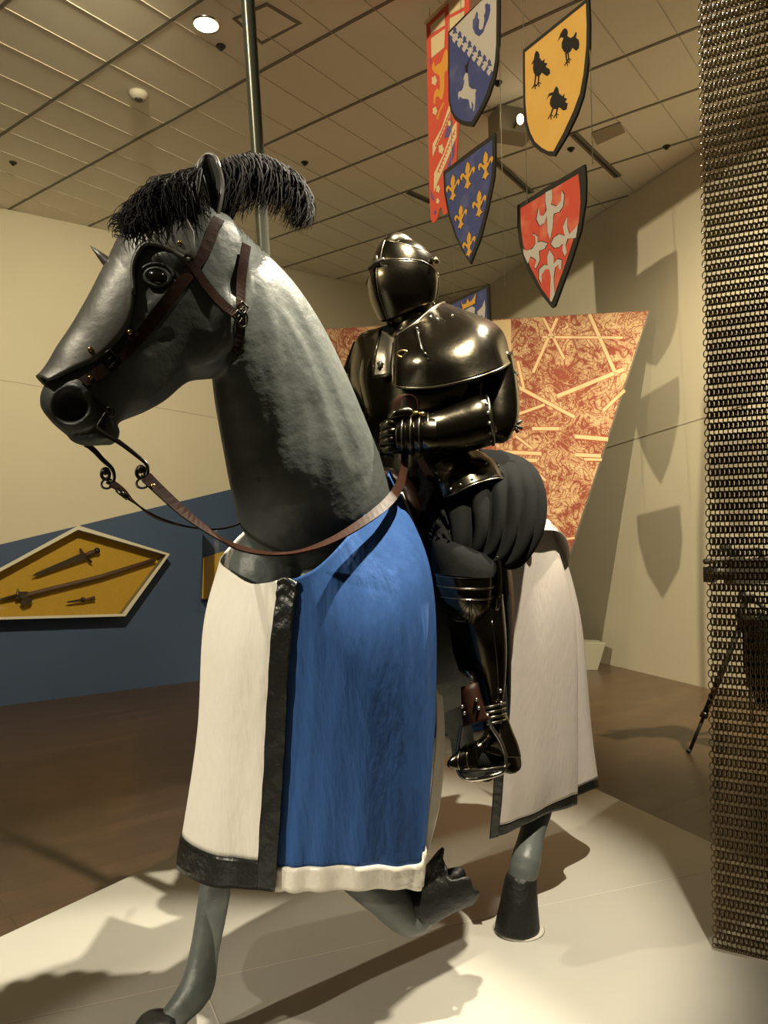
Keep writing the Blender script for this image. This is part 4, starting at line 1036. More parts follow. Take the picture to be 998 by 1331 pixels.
# ------------------------------------------------------------------ bridle
bridle = empty('bridle', (0, 0, 0)); bridle.parent = horse; bridle.location = -horse.location
def surf(pts, k=24, off=0.003, sm=3):
    P = []; Ns = []
    for x, y in [tuple(v) for v in catmull(pts, k)]:
        h, n_ = hit(x, y, BV)
        if h is None: continue
        if P and (h - P[-1]).length > 0.09: continue
        P.append(h + n_ * off); Ns.append(n_)
    # light smoothing
    for _ in range(sm):
        P = [P[0]] + [(P[i - 1] + P[i] * 2 + P[i + 1]) / 4 for i in range(1, len(P) - 1)] + [P[-1]]
        Ns = [Ns[0]] + [((Ns[i - 1] + Ns[i] * 2 + Ns[i + 1])).normalized() for i in range(1, len(Ns) - 1)] + [Ns[-1]]
    return P, Ns
def strap(name, pts, w, m='leather', off=0.004, both=True, k=24, sm=3):
    P, Ns = surf(pts, k, off, sm); out = []
    for sg in ((1, -1) if both else (1,)):
        p2 = P if sg == 1 else [mirror(p) for p in P]; n2 = Ns if sg == 1 else [mirv(v) for v in Ns]
        mb = MB(); mb.ribbon(p2, n2, w, 0.004); out.append(mb.build(name, M[m], bridle, smooth=False))
    return P, Ns
def stud(p, n_, r=.006, m='brass', name='rivet'):
    mb = MB(); t = Vector(n_).orthogonal().normalized(); b_ = Vector(n_).cross(t)
    mb.ball(p, t * r, b_ * r, Vector(n_) * r * .7, 10, 6); return mb.build(name, M[m], bridle)
strap('cheek_strap', [(284, 287), (280, 293), (276, 300), (270, 325), (255, 345), (240, 365), (222, 387), (200, 412), (184, 436), (166, 456), (148, 472), (128, 488), (108, 500)], 0.026)
strap('throat_strap', [(238, 335), (254, 352), (270, 375), (288, 395), (302, 408)], 0.020)
strap('neck_strap', [(316, 322), (313, 345), (310, 372), (308, 398), (309, 425), (308, 455)], 0.022, off=0.012, sm=14)
strap('nose_strap', [(152, 424), (163, 433), (173, 438), (180, 440)], 0.020, off=0.008)
for (x, y) in ((144, 468), (305, 412), (312, 402), (310, 455)):
    h, n_ = hit(x, y, BV)
    if h is None: continue
    t = (RIGHT * .7 + UP * .7); t = (t - n_ * t.dot(n_)).normalized(); b_ = n_.cross(t); c = h + n_ * .012
    r_ = .014 if x < 200 else .010
    mb = MB(); mb.tube([c + t * r_ * a + b_ * r_ * b2 for a, b2 in ((-1, -1), (1, -1), (1, 1), (-1, 1))], 0.003, 6, closed=True); mb.tube([c - t * r_, c + t * r_ * .8], .0018, 6); mb.build('buckle', M['iron'], bridle)
for (x, y) in ((116, 495), (171, 434)):
    h, n_ = hit(x, y, BV)
    if h is not None: stud(h + n_ * .012, n_)
# ring joining the throat straps
h, n_ = hit(311, 414, BV)
if h is not None:
    t = UP; b_ = n_.cross(t).normalized(); c = h + n_ * .012
    mb = MB(); mb.tube([c + t * .020 * math.cos(a) + b_ * .014 * math.sin(a) for a in [2 * math.pi * j / 20 for j in range(20)]], .0028, 6, closed=True); mb.build('strap_ring', M['iron'], bridle)
# bit: cheek ring, mouth bar, long curved shanks and rein rings, both sides
bit = empty('bit', (0, 0, 0)); bit.parent = bridle
def bmesh_part(name, mb, m): return mb.build(name, M[m], bridle)
near = [W(140, 534, 1.625), W(131, 549, 1.615), W(128, 557, 1.61), W(140, 566, 1.605), (W(158, 577, 1.60)), W(180, 594, 1.595), W(190, 603, 1.595), W(192, 612, 1.595), W(190, 619, 1.595), W(184, 620, 1.595)]
far_t = [(116, 580), (124, 587), (134, 598), (144, 607), (148, 615), (148, 623), (144, 628), (139, 626)]
far = [W(130, 560, 1.715), W(112, 576, 1.72)] + [W(x, y, 1.72) for x, y in far_t]
for pts in (near, far):
    mb = MB(); mb.tube([Vector(p) for p in catmull([tuple(p) for p in pts], 40)], [.0050 + .0012 * math.sin(i / 6) for i in range(40)], 8); bmesh_part('bit_shank', mb, 'iron')
mb = MB(); mb.tube([near[0], far[0]], .006, 8); bmesh_part('mouth_bar', mb, 'iron')
for c in (W(142, 536, 1.622), W(103, 503, 1.62)):
    mb = MB(); mb.tube([c + RIGHT * .010 * math.cos(a) + UP * .010 * math.sin(a) for a in [2 * math.pi * j / 18 for j in range(18)]], .0026, 6, closed=True); bmesh_part('bit_ring', mb, 'iron')
h, n_ = hit(110, 503, BV)
mb = MB(); mb.tube([W(103, 503, 1.62), W(118, 514, 1.618), W(131, 525, 1.62), W(142, 536, 1.622)], .004, 6); bmesh_part('bit_link', mb, 'iron')
RA = W(183, 614, 1.595); RBq = W(137, 616, 1.72)
for c, d in ((RA, 1), (RBq, 1)):
    mb = MB(); mb.tube([c + RIGHT * .009 * math.cos(a) + UP * .012 * math.sin(a) for a in [2 * math.pi * j / 14 for j in range(14)]], .0042, 6, closed=True)
    mb.ball(c + UP * .006, RIGHT * .009, UP * .009, FWD * .009, 10, 8); bmesh_part('swivel', mb, 'iron')
    c2_ = c + UP * -.022 + RIGHT * .004
    mb = MB(); mb.tube([c2_ + RIGHT * .013 * math.cos(a) + (UP * .9 + FWD * .4) * .012 * math.sin(a) for a in [2 * math.pi * j / 20 for j in range(20)]], .0026, 6, closed=True); bmesh_part('rein_ring', mb, 'iron')
# reins
def rein(pts, nr_, w):
    P = [W(*p) for p in [tuple(v) for v in catmull(pts, 70)]]
    NN = [Vector(v).normalized() for v in catmull([tuple(q) for q in nr_], 70)]
    mb = MB(); mb.ribbon(P, NN, w, .004); return mb.build('rein', M['leather'], bridle, smooth=False)
o = rein([(189, 620, 1.59), (205, 636, 1.60), (240, 668, 1.64), (272, 692, 1.71), (300, 709, 1.79), (335, 719, 1.83), (370, 721, 1.84), (405, 714, 1.85), (440, 699, 1.89), (475, 677, 1.95), (503, 654, 2.03), (518, 632, 2.12), (524, 610, 2.18), (526, 590, 2.22)],
         [(.35, -.75, .45), (.4, -.7, .5), (.35, -.6, .6), (.3, -.4, .8), (.2, -.2, .95), (.2, -.2, .95), (.3, -.3, .9), (.45, -.6, .6), (.6, -.75, .2), (.6, -.8, 0)], .026)
h_ = W(199, 631, 1.587); stud(h_, Vector((.4, -.85, .4)), .005)
o = rein([(144, 629, 1.715), (155, 636, 1.72), (172, 652, 1.735), (200, 672, 1.78), (235, 684, 1.86), (275, 689, 1.95), (305, 684, 2.04), (328, 670, 2.14), (350, 640, 2.26), (372, 600, 2.42)],
         [(.1, -.5, .8), (.1, -.4, .9), (0, -.3, .95), (0, -.2, 1), (-.3, -.2, .9), (-.6, -.2, .7), (-.75, .3, .4)], .024)
h_ = W(160, 642, 1.715)
mb = MB(); mb.tube([h_ + RIGHT * .012 * a - UP * .012 * a * .8 + FWD * -.004 for a in (-1, 1)], .007, 6); bmesh_part('rein_buckle', mb, 'iron')
bpy.data.objects.remove(bit)

# ------------------------------------------------------------------ caparison
def folds(G, amp_fn, freq_fn, seed, N=None):
    """long soft vertical folds on a cloth grid"""
    N = grid_normals(G); R_, C_ = G.shape[:2]; r = np.random.default_rng(seed); ph = r.uniform(0, 6.28, 8); fr = r.uniform(.6, 1.5, 8)
    out = G.copy()
    for i in range(R_):
        v = i / (R_ - 1)
        for j in range(C_):
            u = j / (C_ - 1); s = 0
            for q in range(8):
                s += math.sin(u * freq_fn * fr[q] + ph[q] + 1.4 * math.sin(v * 2.2 + ph[(q + 3) % 8])) / 8 * 1.9
            out[i, j] += N[i, j] * s * amp_fn(u, v)
    return out
def cloth(name, cols, nr, nc, m, hem_m, hem_rows, amp, freq, seed, th=.004, label=None):
    G = grid_px(cols, nr, nc); G = folds(G, amp, freq, seed); N = grid_normals(G)
    o = grid_obj(name, G, M[m], horse, th, r0=0, r1=nr - hem_rows + 1, N=N)
    if label: o['label'] = label
    h = grid_obj('hem_band', G, M[hem_m], o, th + .004, r0=nr - hem_rows, r1=nr, off=.003, N=N)
    return o, G, N
RWS = 76
wcols = [[(318, 690, 2.46), (300, 800, 2.52), (285, 950, 2.6), (275, 1112, 2.66)],
         [(303, 706, 2.32), (280, 800, 2.36), (268, 950, 2.42), (246, 1120, 2.5)],
         [(287, 728, 2.24), (266, 815, 2.26), (257, 955, 2.31), (230, 1124, 2.39)],
         [(298, 742, 2.14), (276, 830, 2.16), (268, 975, 2.22), (242, 1137, 2.30)],
         [(325, 758, 2.05), (305, 850, 2.07), (296, 985, 2.15), (275, 1150, 2.21)],
         [(350, 757, 1.99), (335, 850, 2.01), (325, 995, 2.09), (308, 1154, 2.16)],
         [(367, 752, 1.96), (356, 850, 1.985), (348, 1000, 2.06), (337, 1155, 2.11)]]
fw, Gw, Nw = cloth('front_cloth', wcols, RWS, 60, 'white_cloth', 'black_satin', 7, lambda u, v: .002 + .005 * v, 15, 21, label='white front cloth panel with black hem')
scols = [[(363, 752, 1.958), (352, 850, 1.983), (344, 1000, 2.058), (334, 1155, 2.108)],
         [(374, 750, 1.948), (364, 850, 1.972), (356, 1000, 2.045), (346, 1156, 2.098)],
         [(387, 757, 1.938), (377, 850, 1.962), (369, 1000, 2.036), (358, 1157, 2.088)]]
G = grid_px(scols, RWS, 14); Nn = grid_normals(G)
for i in range(RWS):
    v = i / (RWS - 1)
    for j in range(14):
        u = j / 13; a = .004 * math.sin(v * 120 + 1.5 * math.sin(u * 5)) * max(0, 1 - v * 7) + .0022 * math.sin(v * 40 + u * 3) * math.sin(v * 17)
        G[i, j] += Nn[i, j] * (a + .004)
o = grid_obj('border_strip', G, M['black_satin'], fw, .006, N=Nn); o['label'] = 'gathered black satin border'
bcols = [[(374, 753, 1.965), (371, 850, 1.985), (362, 1000, 2.06), (354, 1157, 2.11)],
         [(388, 750, 1.945), (392, 850, 1.965), (385, 1000, 2.035), (378, 1158, 2.085)],
         [(415, 735, 1.94), (430, 845, 1.935), (425, 1000, 2.0), (420, 1157, 2.06)],
         [(452, 697, 1.99), (482, 825, 1.93), (485, 1000, 1.985), (482, 1154, 2.05)],
         [(485, 652, 2.13), (530, 780, 1.985), (535, 1000, 2.03), (530, 1155, 2.08)],
         [(502, 622, 2.30), (556, 745, 2.11), (562, 930, 2.14), (547, 1154, 2.14)],
         [(505, 612, 2.40), (553, 740, 2.30), (561, 930, 2.30), (546, 1140, 2.30)],
         [(505, 610, 2.48), (546, 735, 2.46), (556, 930, 2.46), (545, 1125, 2.46)]]
fb, Gb, Nb = cloth('front_cloth', bcols, RWS, 80, 'blue_cloth', 'white_satin', 6, lambda u, v: (.001 + .0065 * v) * (1 if u < .75 else .5), 40, 5, label='blue front cloth panel with cream hem')
# satin border on the rear edge of the blue panel
ecols = [[(520, 640, 2.33), (556, 735, 2.32), (566, 800, 2.31), (563, 860, 2.31), (567, 950, 2.31), (557, 1060, 2.31), (546, 1150, 2.31)],
         [(524, 640, 2.42), (564, 730, 2.40), (576, 795, 2.40), (570, 860, 2.39), (576, 950, 2.39), (570, 1040, 2.38), (550, 1120, 2.37)]]
G = grid_px(ecols, 50, 8); G = folds(G, lambda u, v: .008, 6, 4)
o = grid_obj('border_strip', G, M['white_satin'], fb, .004); o['label'] = 'cream satin edge'
rcols = [[(657, 690, 2.66), (655, 850, 2.70), (650, 1000, 2.735), (640, 1088, 2.75)],
         [(672, 688, 2.70), (678, 850, 2.75), (676, 1000, 2.79), (668, 1078, 2.81)],
         [(690, 678, 2.78), (706, 850, 2.83), (708, 1000, 2.87), (704, 1062, 2.90)],
         [(704, 674, 2.88), (732, 800, 2.92), (738, 960, 2.97), (738, 1049, 3.02)],
         [(712, 676, 2.96), (745, 800, 3.00), (749, 960, 3.05), (749, 1045, 3.09)],
         [(716, 680, 3.05), (741, 800, 3.10), (748, 960, 3.15), (750, 1035, 3.18)],
         [(724, 688, 3.16), (753, 800, 3.20), (765, 950, 3.25), (774, 1024, 3.29)],
         [(718, 690, 3.3), (748, 810, 3.36), (762, 950, 3.4), (770, 1022, 3.44)],
         [(690, 690, 3.45), (705, 850, 3.5), (710, 970, 3.55), (712, 1012, 3.58)]]
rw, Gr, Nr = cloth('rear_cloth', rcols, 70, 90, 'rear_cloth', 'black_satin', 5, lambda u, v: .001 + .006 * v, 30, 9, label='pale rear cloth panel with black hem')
ecols = [[(645, 690, 2.655), (645, 850, 2.695), (642, 1000, 2.73), (636, 1090, 2.745)], [(660, 690, 2.65), (659, 850, 2.69), (655, 1000, 2.725), (648, 1087, 2.742)]]
o = grid_obj('border_strip', grid_px(ecols, 40, 6), M['black_satin'], rw, .006); o['label'] = 'black satin edge'
# far rear quarter in blue, and the top of the cloth over the croup
q = []
for s in (0.75, .95, 1.2, 1.42, 1.6):
    hw = {.75: .33, .95: .34, 1.2: .34, 1.42: .30, 1.6: .18}[s]
    q.append([tuple(HB(s, -hw * .62, .03 - .04 * max(0, s - 1.2) / .4)), tuple(HB(s, -hw, -.25)), tuple(HB(s, -hw - .02, -.6)), tuple(HB(s, -hw - .04, -.96))])
C = [catmull(c, 50) for c in q]; G = np.array([catmull([c[i] for c in C], 50) for i in range(50)])
G = folds(G, lambda u, v: .002 + .010 * v, 30, 12); N = grid_normals(G)
rb_ = grid_obj('rear_cloth', G, M['blue_cloth'], horse, .004, r1=46, N=N); rb_['label'] = 'blue cloth on the far hindquarter'
grid_obj('hem_band', G, M['white_satin'], rb_, .006, r0=45, N=N)
q = []
for s in (0.9, 1.1, 1.3, 1.48, 1.60):
    k = {.9: 0.075, 1.1: .085, 1.3: .07, 1.48: -.01, 1.6: -.13}[s]; hw = {.9: .25, 1.1: .26, 1.3: .25, 1.48: .2, 1.6: .12}[s]
    q.append([tuple(HB(s, -hw, k - .075)), tuple(HB(s, -hw * .5, k - .012)), tuple(HB(s, 0, k)), tuple(HB(s, hw * .5, k - .012)), tuple(HB(s, hw, k - .075))])
C = [catmull(c, 30) for c in q]; G = np.array([catmull([c[i] for c in C], 40) for i in range(30)])
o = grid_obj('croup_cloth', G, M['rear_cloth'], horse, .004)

# ================================================================== saddle (strapped to the horse, lifts off)
def mirL(v):                                   # across the horse's middle plane
    c = HB(0, 0, 0); return v - LS * (2 * (v - c).dot(LS))
saddle = empty('saddle', HB(.78, 0, .1), 'dark leather saddle under the knight, with stirrups', 'saddle')
q = []
for s, z, hw in ((.50, .16, .10), (.56, .12, .16), (.68, .085, .20), (.82, .085, .22), (.95, .12, .24), (1.02, .21, .22)):
    q.append([tuple(HB(s, -hw, z - .13)), tuple(HB(s, -hw * .55, z - .02)), tuple(HB(s, 0, z)), tuple(HB(s, hw * .55, z - .02)), tuple(HB(s, hw, z - .13))])
C = [catmull(c, 26) for c in q]; G = np.array([catmull([c[i] for c in C], 34) for i in range(26)])
grid_obj('seat', G, M['leather_dark'], saddle, .03)
mb = MB()
rim = [HB(.50, l, z) for l, z in ((-.15, -.02), (-.12, .10), (-.06, .17), (0, .19), (.06, .17), (.12, .10), (.15, -.02))]
mb.tube([Vector(p) for p in catmull([tuple(p) for p in rim], 24)], .028, 10); mb.build('pommel', M['leather_dark'], saddle)
mb = MB()
rim = [HB(1.03, l, z) for l, z in ((-.25, .0), (-.2, .15), (-.1, .24), (0, .26), (.1, .24), (.2, .15), (.25, .0))]
mb.tube([Vector(p) for p in catmull([tuple(p) for p in rim], 24)], .026, 10); mb.build('cantle', M['leather_dark'], saddle)
for sg in (1, -1):
    cols = [[tuple(HB(.58, .215 * sg, .05)), tuple(HB(.52, .262 * sg, -.18)), tuple(HB(.56, .268 * sg, -.40)), tuple(HB(.62, .262 * sg, -.52))],
            [tuple(HB(.70, .22 * sg, .05)), tuple(HB(.70, .268 * sg, -.18)), tuple(HB(.70, .272 * sg, -.42)), tuple(HB(.70, .266 * sg, -.56))],
            [tuple(HB(.86, .22 * sg, .05)), tuple(HB(.86, .262 * sg, -.18)), tuple(HB(.84, .266 * sg, -.38)), tuple(HB(.80, .26 * sg, -.50))]]
    C = [catmull(c, 20) for c in cols]; G = np.array([catmull([c[i] for c in C], 14) for i in range(20)])
    fl = grid_obj('flap', G, M['leather_dark'], saddle, .008)
# stirrup, seen on the near side and mirrored to the far side
def both(fn):
    for T in ((lambda v: Vector(v)), mirL): fn(T)
def stirrup(T):
    L_ = [W(588, 740, 2.42), W(590, 800, 2.37), W(596, 850, 2.29), W(604, 878, 2.22)]
    mb = MB(); mb.ribbon([T(p) for p in L_], [T(HB(0, 1, 0)) - T(HB(0, 0, 0)) + FWD * -.4] * 4, .055, .006); st = mb.build('stirrup_leather', M['leather'], saddle, smooth=False)
    mb = MB(); ln_ = [W(602, 872, 2.21), W(608, 874, 2.20), W(613, 881, 2.19), (W(613, 890, 2.185))]
    mb.tube([T(p) for p in ln_], .006, 8); mb.build('hanger_loop', M['bright_steel'], st)
    # leather block over the stirrup bow
    A = [(599, 893), (617, 887.5), (631, 937), (602, 945)]
    f_ = [W(x, y, d) for (x, y), d in zip(A, (2.185, 2.17, 2.155, 2.165))]
    nn = (f_[1] - f_[0]).cross(f_[3] - f_[0]).normalized()
    if nn.dot(FWD) > 0: nn = -nn
    bk_ = [p - nn * .03 for p in f_]
    mb = MB()
    rings = [[T(p) for p in (f_[i], f_[j], bk_[j], bk_[i])] for i, j in ((0, 1), (3, 2))]
    r0, r1 = rings; mids = [[a.lerp(b_, t) + (T(f_[0] + nn) - T(f_[0])) * (.006 * math.sin(math.pi * t)) for a, b_ in zip(r0, r1)] for t in (0, .15, .4, .7, .92, 1)]
    mb.rings(mids); bl = mb.build('bow_cover', M['leather'], st)
    for x, y in ((602, 918), (605, 926.5), (620.5, 909), (623.5, 920)):
        p = W(x, y, 2.165) + nn * .010; mb = MB(); mb.ball(T(p), (.0055, 0, 0), (0, .0055, 0), (0, 0, .0055), 10, 6); mb.build('rivet', M['bright_steel'], bl)
    # iron bow and foot plate
    a = [(600, 941, 2.215), (597, 960, 2.21), (594, 985, 2.20), (596, 1003, 2.19), (606, 1013, 2.18), (625, 1012, 2.17), (645, 1007, 2.175), (655, 1001, 2.18), (657, 985, 2.185), (651, 965, 2.19), (640, 947, 2.195), (632, 928, 2.20)]
    P = [W(*p) for p in [tuple(v) for v in catmull(a, 50)]]
    mb = MB(); mb.tube([T(p) for p in P], .0062, 8); ir = mb.build('stirrup_iron', M['bright_steel'], st)
    pl_ = [W(600, 1004, 2.16), W(655, 998, 2.16), W(662, 992, 2.27), W(606, 999, 2.27)]
    up = ZU
    mb = MB()
    for i in range(4):
        mb.tube([T(pl_[i]), T(pl_[(i + 1) % 4])], .006, 6)
    mb.tube([T(pl_[0].lerp(pl_[1], .5)), T(pl_[3].lerp(pl_[2], .5))], .006, 6)
    mb.build('foot_rest', M['iron'], ir)
both(stirrup)

# ================================================================== the knight
knight = empty('armoured_knight', HB(.78, 0, .12), 'knight in polished dark plate armour and closed helmet, riding the horse', 'knight')
NK = LS
def loft(secs, lat=None, nr=24, n=24, expo=2.0, fold=None, shrink=True): return px_rings(secs, lat or FWD * -1, nr, n, shrink, expo, fold)
# ---- undersuit body, one continuous surface
km = MB()
TORS = [(487, 428, 2.60, 596, 428, 2.60, .10), (468, 455, 2.60, 645, 448, 2.58, .125), (466, 490, 2.58, 650, 485, 2.56, .135), (474, 530, 2.57, 630, 525, 2.57, .13), (484, 570, 2.58, 610, 568, 2.60, .125), (490, 605, 2.60, 612, 602, 2.64, .14), (494, 640, 2.60, 630, 632, 2.68, .15)]
km.rings(loft(TORS, nr=24, n=28))
km.rings(loft([(500, 360, 2.55, 552, 360, 2.58, .075), (497, 395, 2.55, 556, 395, 2.58, .08), (512, 425, 2.57, 556, 425, 2.60, .06), (512, 445, 2.58, 566, 445, 2.6, .07)], nr=14, n=20))
def limb(pts, rad, T=lambda v: v, n=16): km.tube([T(Vector(p)) for p in catmull(pts, 20)], [float(r[0]) for r in catmull([(r,) for r in rad], 20)], n)
armL = [tuple(W(622, 455, 2.52)), tuple(W(645, 500, 2.46)), tuple(W(646, 553, 2.40)), tuple(W(600, 556, 2.33)), tuple(W(555, 566, 2.28))]
limb(armL, [.065, .06, .052, .047, .036])
armR = [tuple(W(482, 450, 2.66)), tuple(W(462, 500, 2.70)), tuple(W(440, 560, 2.70)), tuple(W(405, 565, 2.67)), tuple(W(368, 568, 2.64))]
limb(armR, [.065, .06, .052, .045, .036])
thL = [tuple(HB(.86, .10, .03)), tuple(W(640, 640, 2.48)), tuple(W(605, 730, 2.28))]
shL = [tuple(W(605, 735, 2.28)), tuple(W(618, 800, 2.30)), tuple(W(636, 880, 2.32)), tuple(W(645, 950, 2.30)), tuple(W(645, 985, 2.27)), tuple(W(615, 988, 2.20))]
for T in ((lambda v: v), mirL):
    limb(thL, [.11, .10, .07], T); limb(shL, [.066, .062, .050, .038, .040, .03], T)
tmp = bpy.data.objects.new('tmp_k', km.mesh('tmp_k')); COL.objects.link(tmp)
md = tmp.modifiers.new('r', 'REMESH'); md.mode = 'VOXEL'; md.voxel_size = 0.012
ms = tmp.modifiers.new('s', 'SMOOTH'); ms.factor = .6; ms.iterations = 5
dg_ = bpy.context.evaluated_depsgraph_get()
kme = bpy.data.meshes.new_from_object(tmp.evaluated_get(dg_)); kme.name = 'knight_body'; bpy.data.objects.remove(tmp)
kb = link('body', kme, M['black_cloth'], knight)

# ---- helmet in its own frame
HCN = W(526, 372, 2.56); HF = Vector((-.66, -.75, 0)).normalized(); HL = Vector((-HF.y, HF.x, 0))
SL = [(.150, .040, .055, .020), (.138, .065, .078, .048), (.115, .085, .095, .072), (.08, .100, .105, .090), (.04, .110, .110, .099), (0, .116, .108, .102), (-.05, .110, .098, .095), (-.09, .092, .085, .080), (-.125, .072, .075, .062), (-.155, .050, .06, .048)]
def helm_pt(z, th, k=1.0, point=0.0, add=0.0):
    zs = [s[0] for s in SL][::-1]
    f_ = np.interp(z, zs, [s[1] for s in SL][::-1]) * k + add; b_ = np.interp(z, zs, [s[2] for s in SL][::-1]) * k + add; w = np.interp(z, zs, [s[3] for s in SL][::-1]) * k + add
    c, s = math.cos(th), math.sin(th)
    x = (f_ if c > 0 else b_) * c; y = w * s
    if point and c > 0:
        x += point * max(0, 1 - abs(th) / .9) ** 1.5
    return HCN + HF * x + HL * y + ZU * z
def smoothsl():
    global SL
    a = catmull(SL, 40); SL = [tuple(v) for v in a]
smoothsl()
mb = MB()
rg = [[helm_pt(s[0], 2 * math.pi * j / 40) for j in range(40)] for s in SL]
mb.rings(rg); helmet = mb.build('helmet', M['armour'], knight); helmet['label'] = 'closed dark steel helmet'
# rounded comb over the crown
mb = MB(); cp = []
for x, z in ((.082, .095), (.066, .122), (.040, .132), (.008, .130), (-.030, .116), (-.066, .092), (-.092, .06), (-.104, .03)):
    cp.append(HCN + HF * x + ZU * z)
cp = [Vector(v) for v in catmull([tuple(p) for p in cp], 30)]
rr_ = [float(v[0]) for v in catmull([(v,) for v in (.012, .030, .037, .038, .037, .034, .028, .014)], 30)]
mb.tube(cp, rr_, 18); mb.build('comb', M['armour_light'], helmet)
def shell(name, z0, z1, thm, m, parent, pt=0.0, add=.006, nz=26, nt=44, zt=None, zb=None, th=.004):
    G = np.zeros((nz, nt, 3)); N = np.zeros_like(G)
    for i in range(nz):
        for j in range(nt):
            t = -thm + 2 * thm * j / (nt - 1); v = i / (nz - 1)
            za = z0 + (zt(t) if zt else 0); zb_ = z1 + (zb(t) if zb else 0)
            z = za + (zb_ - za) * v
            p = helm_pt(z, t, 1.0, pt * (1 - .3 * v) if pt else 0, add); G[i, j] = p
            d = np.array(p - HCN); N[i, j] = d / np.linalg.norm(d)
    o = grid_obj(name, G, m, parent, th, N=N)
    return o, G
bev, Gb_ = shell('bevor', .048, -.135, 1.95, M['armour'], helmet, .022, .012, zt=lambda t: -.030 * max(0, (abs(t) - 1.2) / .75) ** 1.5 if abs(t) > 1.2 else 0.0, zb=lambda t: .075 * (abs(t) / 1.95) ** 1.6)
mb = MB(); mb.tube([Vector(p) for p in Gb_[0]], .0035, 8); mb.build('upper_rim', M['armour_light'], bev)
mb = MB(); mb.tube([Vector(p) for p in Gb_[:, -1]], .0035, 8); mb.tube([Vector(p) for p in Gb_[:, 0]], .0035, 8); mb.build('side_rim', M['armour_light'], bev)
vis, Gv_ = shell('visor', .100, .050, 1.75, M['armour'], helmet, .014, .009, nz=14, zt=lambda t: .028 * max(0, 1 - abs(t) / .9) - .02 * max(0, abs(t) - .9))
mb = MB(); mb.tube([Vector(p) for p in Gv_[0]], .003, 8); mb.build('visor_rim', M['armour_light'], vis)
mb = MB(); k = Gv_.shape[1] // 2; mb.tube([Vector(Gv_[i, k]) for i in range(14)], [.0035] * 14, 8); mb.build('visor_ridge', M['armour_light'], vis)
mb = MB(); k = Gb_.shape[1] // 2; mb.tube([Vector(Gb_[i, k]) for i in range(26)], .0025, 8); mb.build('front_keel', M['armour_light'], bev)
# T-shaped visor catch, breath slots, pivots
mb = MB(); p = helm_pt(.036, .12, 1, .02, .016); mb.ball(p + HF * .010, HF * .010, HL * .010, ZU * .010, 10, 8)
mb.tube([p + HF * .012 + HL * -.035 - ZU * .012, p + HF * .016, p + HF * .012 + HL * .030 + ZU * .004], [.005, .006, .006], 8); mb.tube([p + HF * .012, p + HF * .014 + ZU * .022], [.006, .004], 8)
mb.build('visor_catch', M['dark'], vis)
mb = MB(); p = helm_pt(.03, -.25, 1, .02, .014); mb.tube([p, p + HF * .012 - ZU * .05 - HL * .012], .002, 6); mb.build('lace', M['leather'], vis)
for t0 in (-.28, .3):
    mb = MB(); p = helm_pt(-.03, t0, 1, .012, .014); q_ = helm_pt(-.085, t0 * .75, 1, .014, .014); mb.tube([p, q_], .0022, 6); mb.build('breath_slot', M['dark'], bev)
for sg in (1, -1):
    mb = MB(); p = helm_pt(.062, 1.75 * sg, 1, 0, .016); d = (p - HCN).normalized(); mb.tube([p, p + d * .012], [.016, .012], 14); mb.build('pivot', M['armour_light'], helmet)
    for z in (.028, .005, -.02, -.045, -.07):
        mb = MB(); p = helm_pt(z, 1.98 * sg, 1, 0, .008); mb.ball(p, (.005, 0, 0), (0, .005, 0), (0, 0, .005), 8, 6); mb.build('rivet', M['bright_steel'], helmet)
# ---- gorget, breastplate, backplate
mb = MB(); G5 = loft([(506, 418, 2.565, 560, 412, 2.57, .080), (503, 428, 2.57, 563, 420, 2.575, .085), (498, 438, 2.575, 572, 430, 2.58, .095), (488, 448, 2.58, 590, 440, 2.585, .11)], nr=12, n=32)
mb.rings(G5, cap=False); gorget = mb.build('gorget', M['armour'], knight)
BP = [(486, 440, 2.585, 600, 436, 2.59, .118), (470, 462, 2.58, 640, 455, 2.58, .152), (466, 495, 2.57, 646, 488, 2.57, .172), (472, 530, 2.565, 634, 525, 2.57, .175), (478, 560, 2.57, 618, 556, 2.58, .16), (484, 582, 2.58, 608, 580, 2.60, .145)]
mb = MB(); mb.rings(loft(BP, nr=26, n=40, expo=2.3), cap=False); bp = mb.build('breastplate', M['armour'], knight)
FA = [(482, 582, 2.58, 612, 580, 2.60, .150), (476, 605, 2.575, 630, 600, 2.62, .165), (474, 625, 2.57, 640, 618, 2.64, .175)]
mb = MB(); mb.rings(loft(FA, nr=10, n=40), cap=False); mb.build('fauld', M['armour'], knight)
# right breast panel, the light on it put into paler steel, and right pauldron
def plate(name, cols, nr, nc, m, th=.005, parent=knight, rim=None, rivets=()):
    G = grid_px(cols, nr, nc); o = grid_obj(name, G, M[m], parent, th)
    if rim:
        e = []
        if 'b' in rim: e.append([Vector(p) for p in G[-1]])
        if 't' in rim: e.append([Vector(p) for p in G[0]])
        if 'l' in rim: e.append([Vector(p) for p in G[:, 0]])
        if 'r' in rim: e.append([Vector(p) for p in G[:, -1]])
        mb = MB()
        for q_ in e: mb.tube(q_, th * .75, 8)
        mb.build('rolled_rim', M['armour_light'], o)
    N = grid_normals(G)
    for (u, v) in rivets:
        i = int(v * (nr - 1)); j = int(u * (nc - 1)); p = Vector(G[i, j] + N[i, j] * th * .6); n_ = Vector(N[i, j])
        mb = MB(); t = n_.orthogonal().normalized(); mb.ball(p, t * .005, n_.cross(t) * .005, n_ * .004, 8, 6); mb.build('rivet', M['bright_steel'], o)
    return o, G
plate('lit_breast_panel', [[(497, 430, 2.455), (488, 460, 2.42), (484, 492, 2.40)], [(506, 436, 2.435), (502, 462, 2.40), (499, 490, 2.38)], [(516, 440, 2.425), (514, 464, 2.395), (510, 487, 2.375)]], 14, 12, 'armour_light', .004)
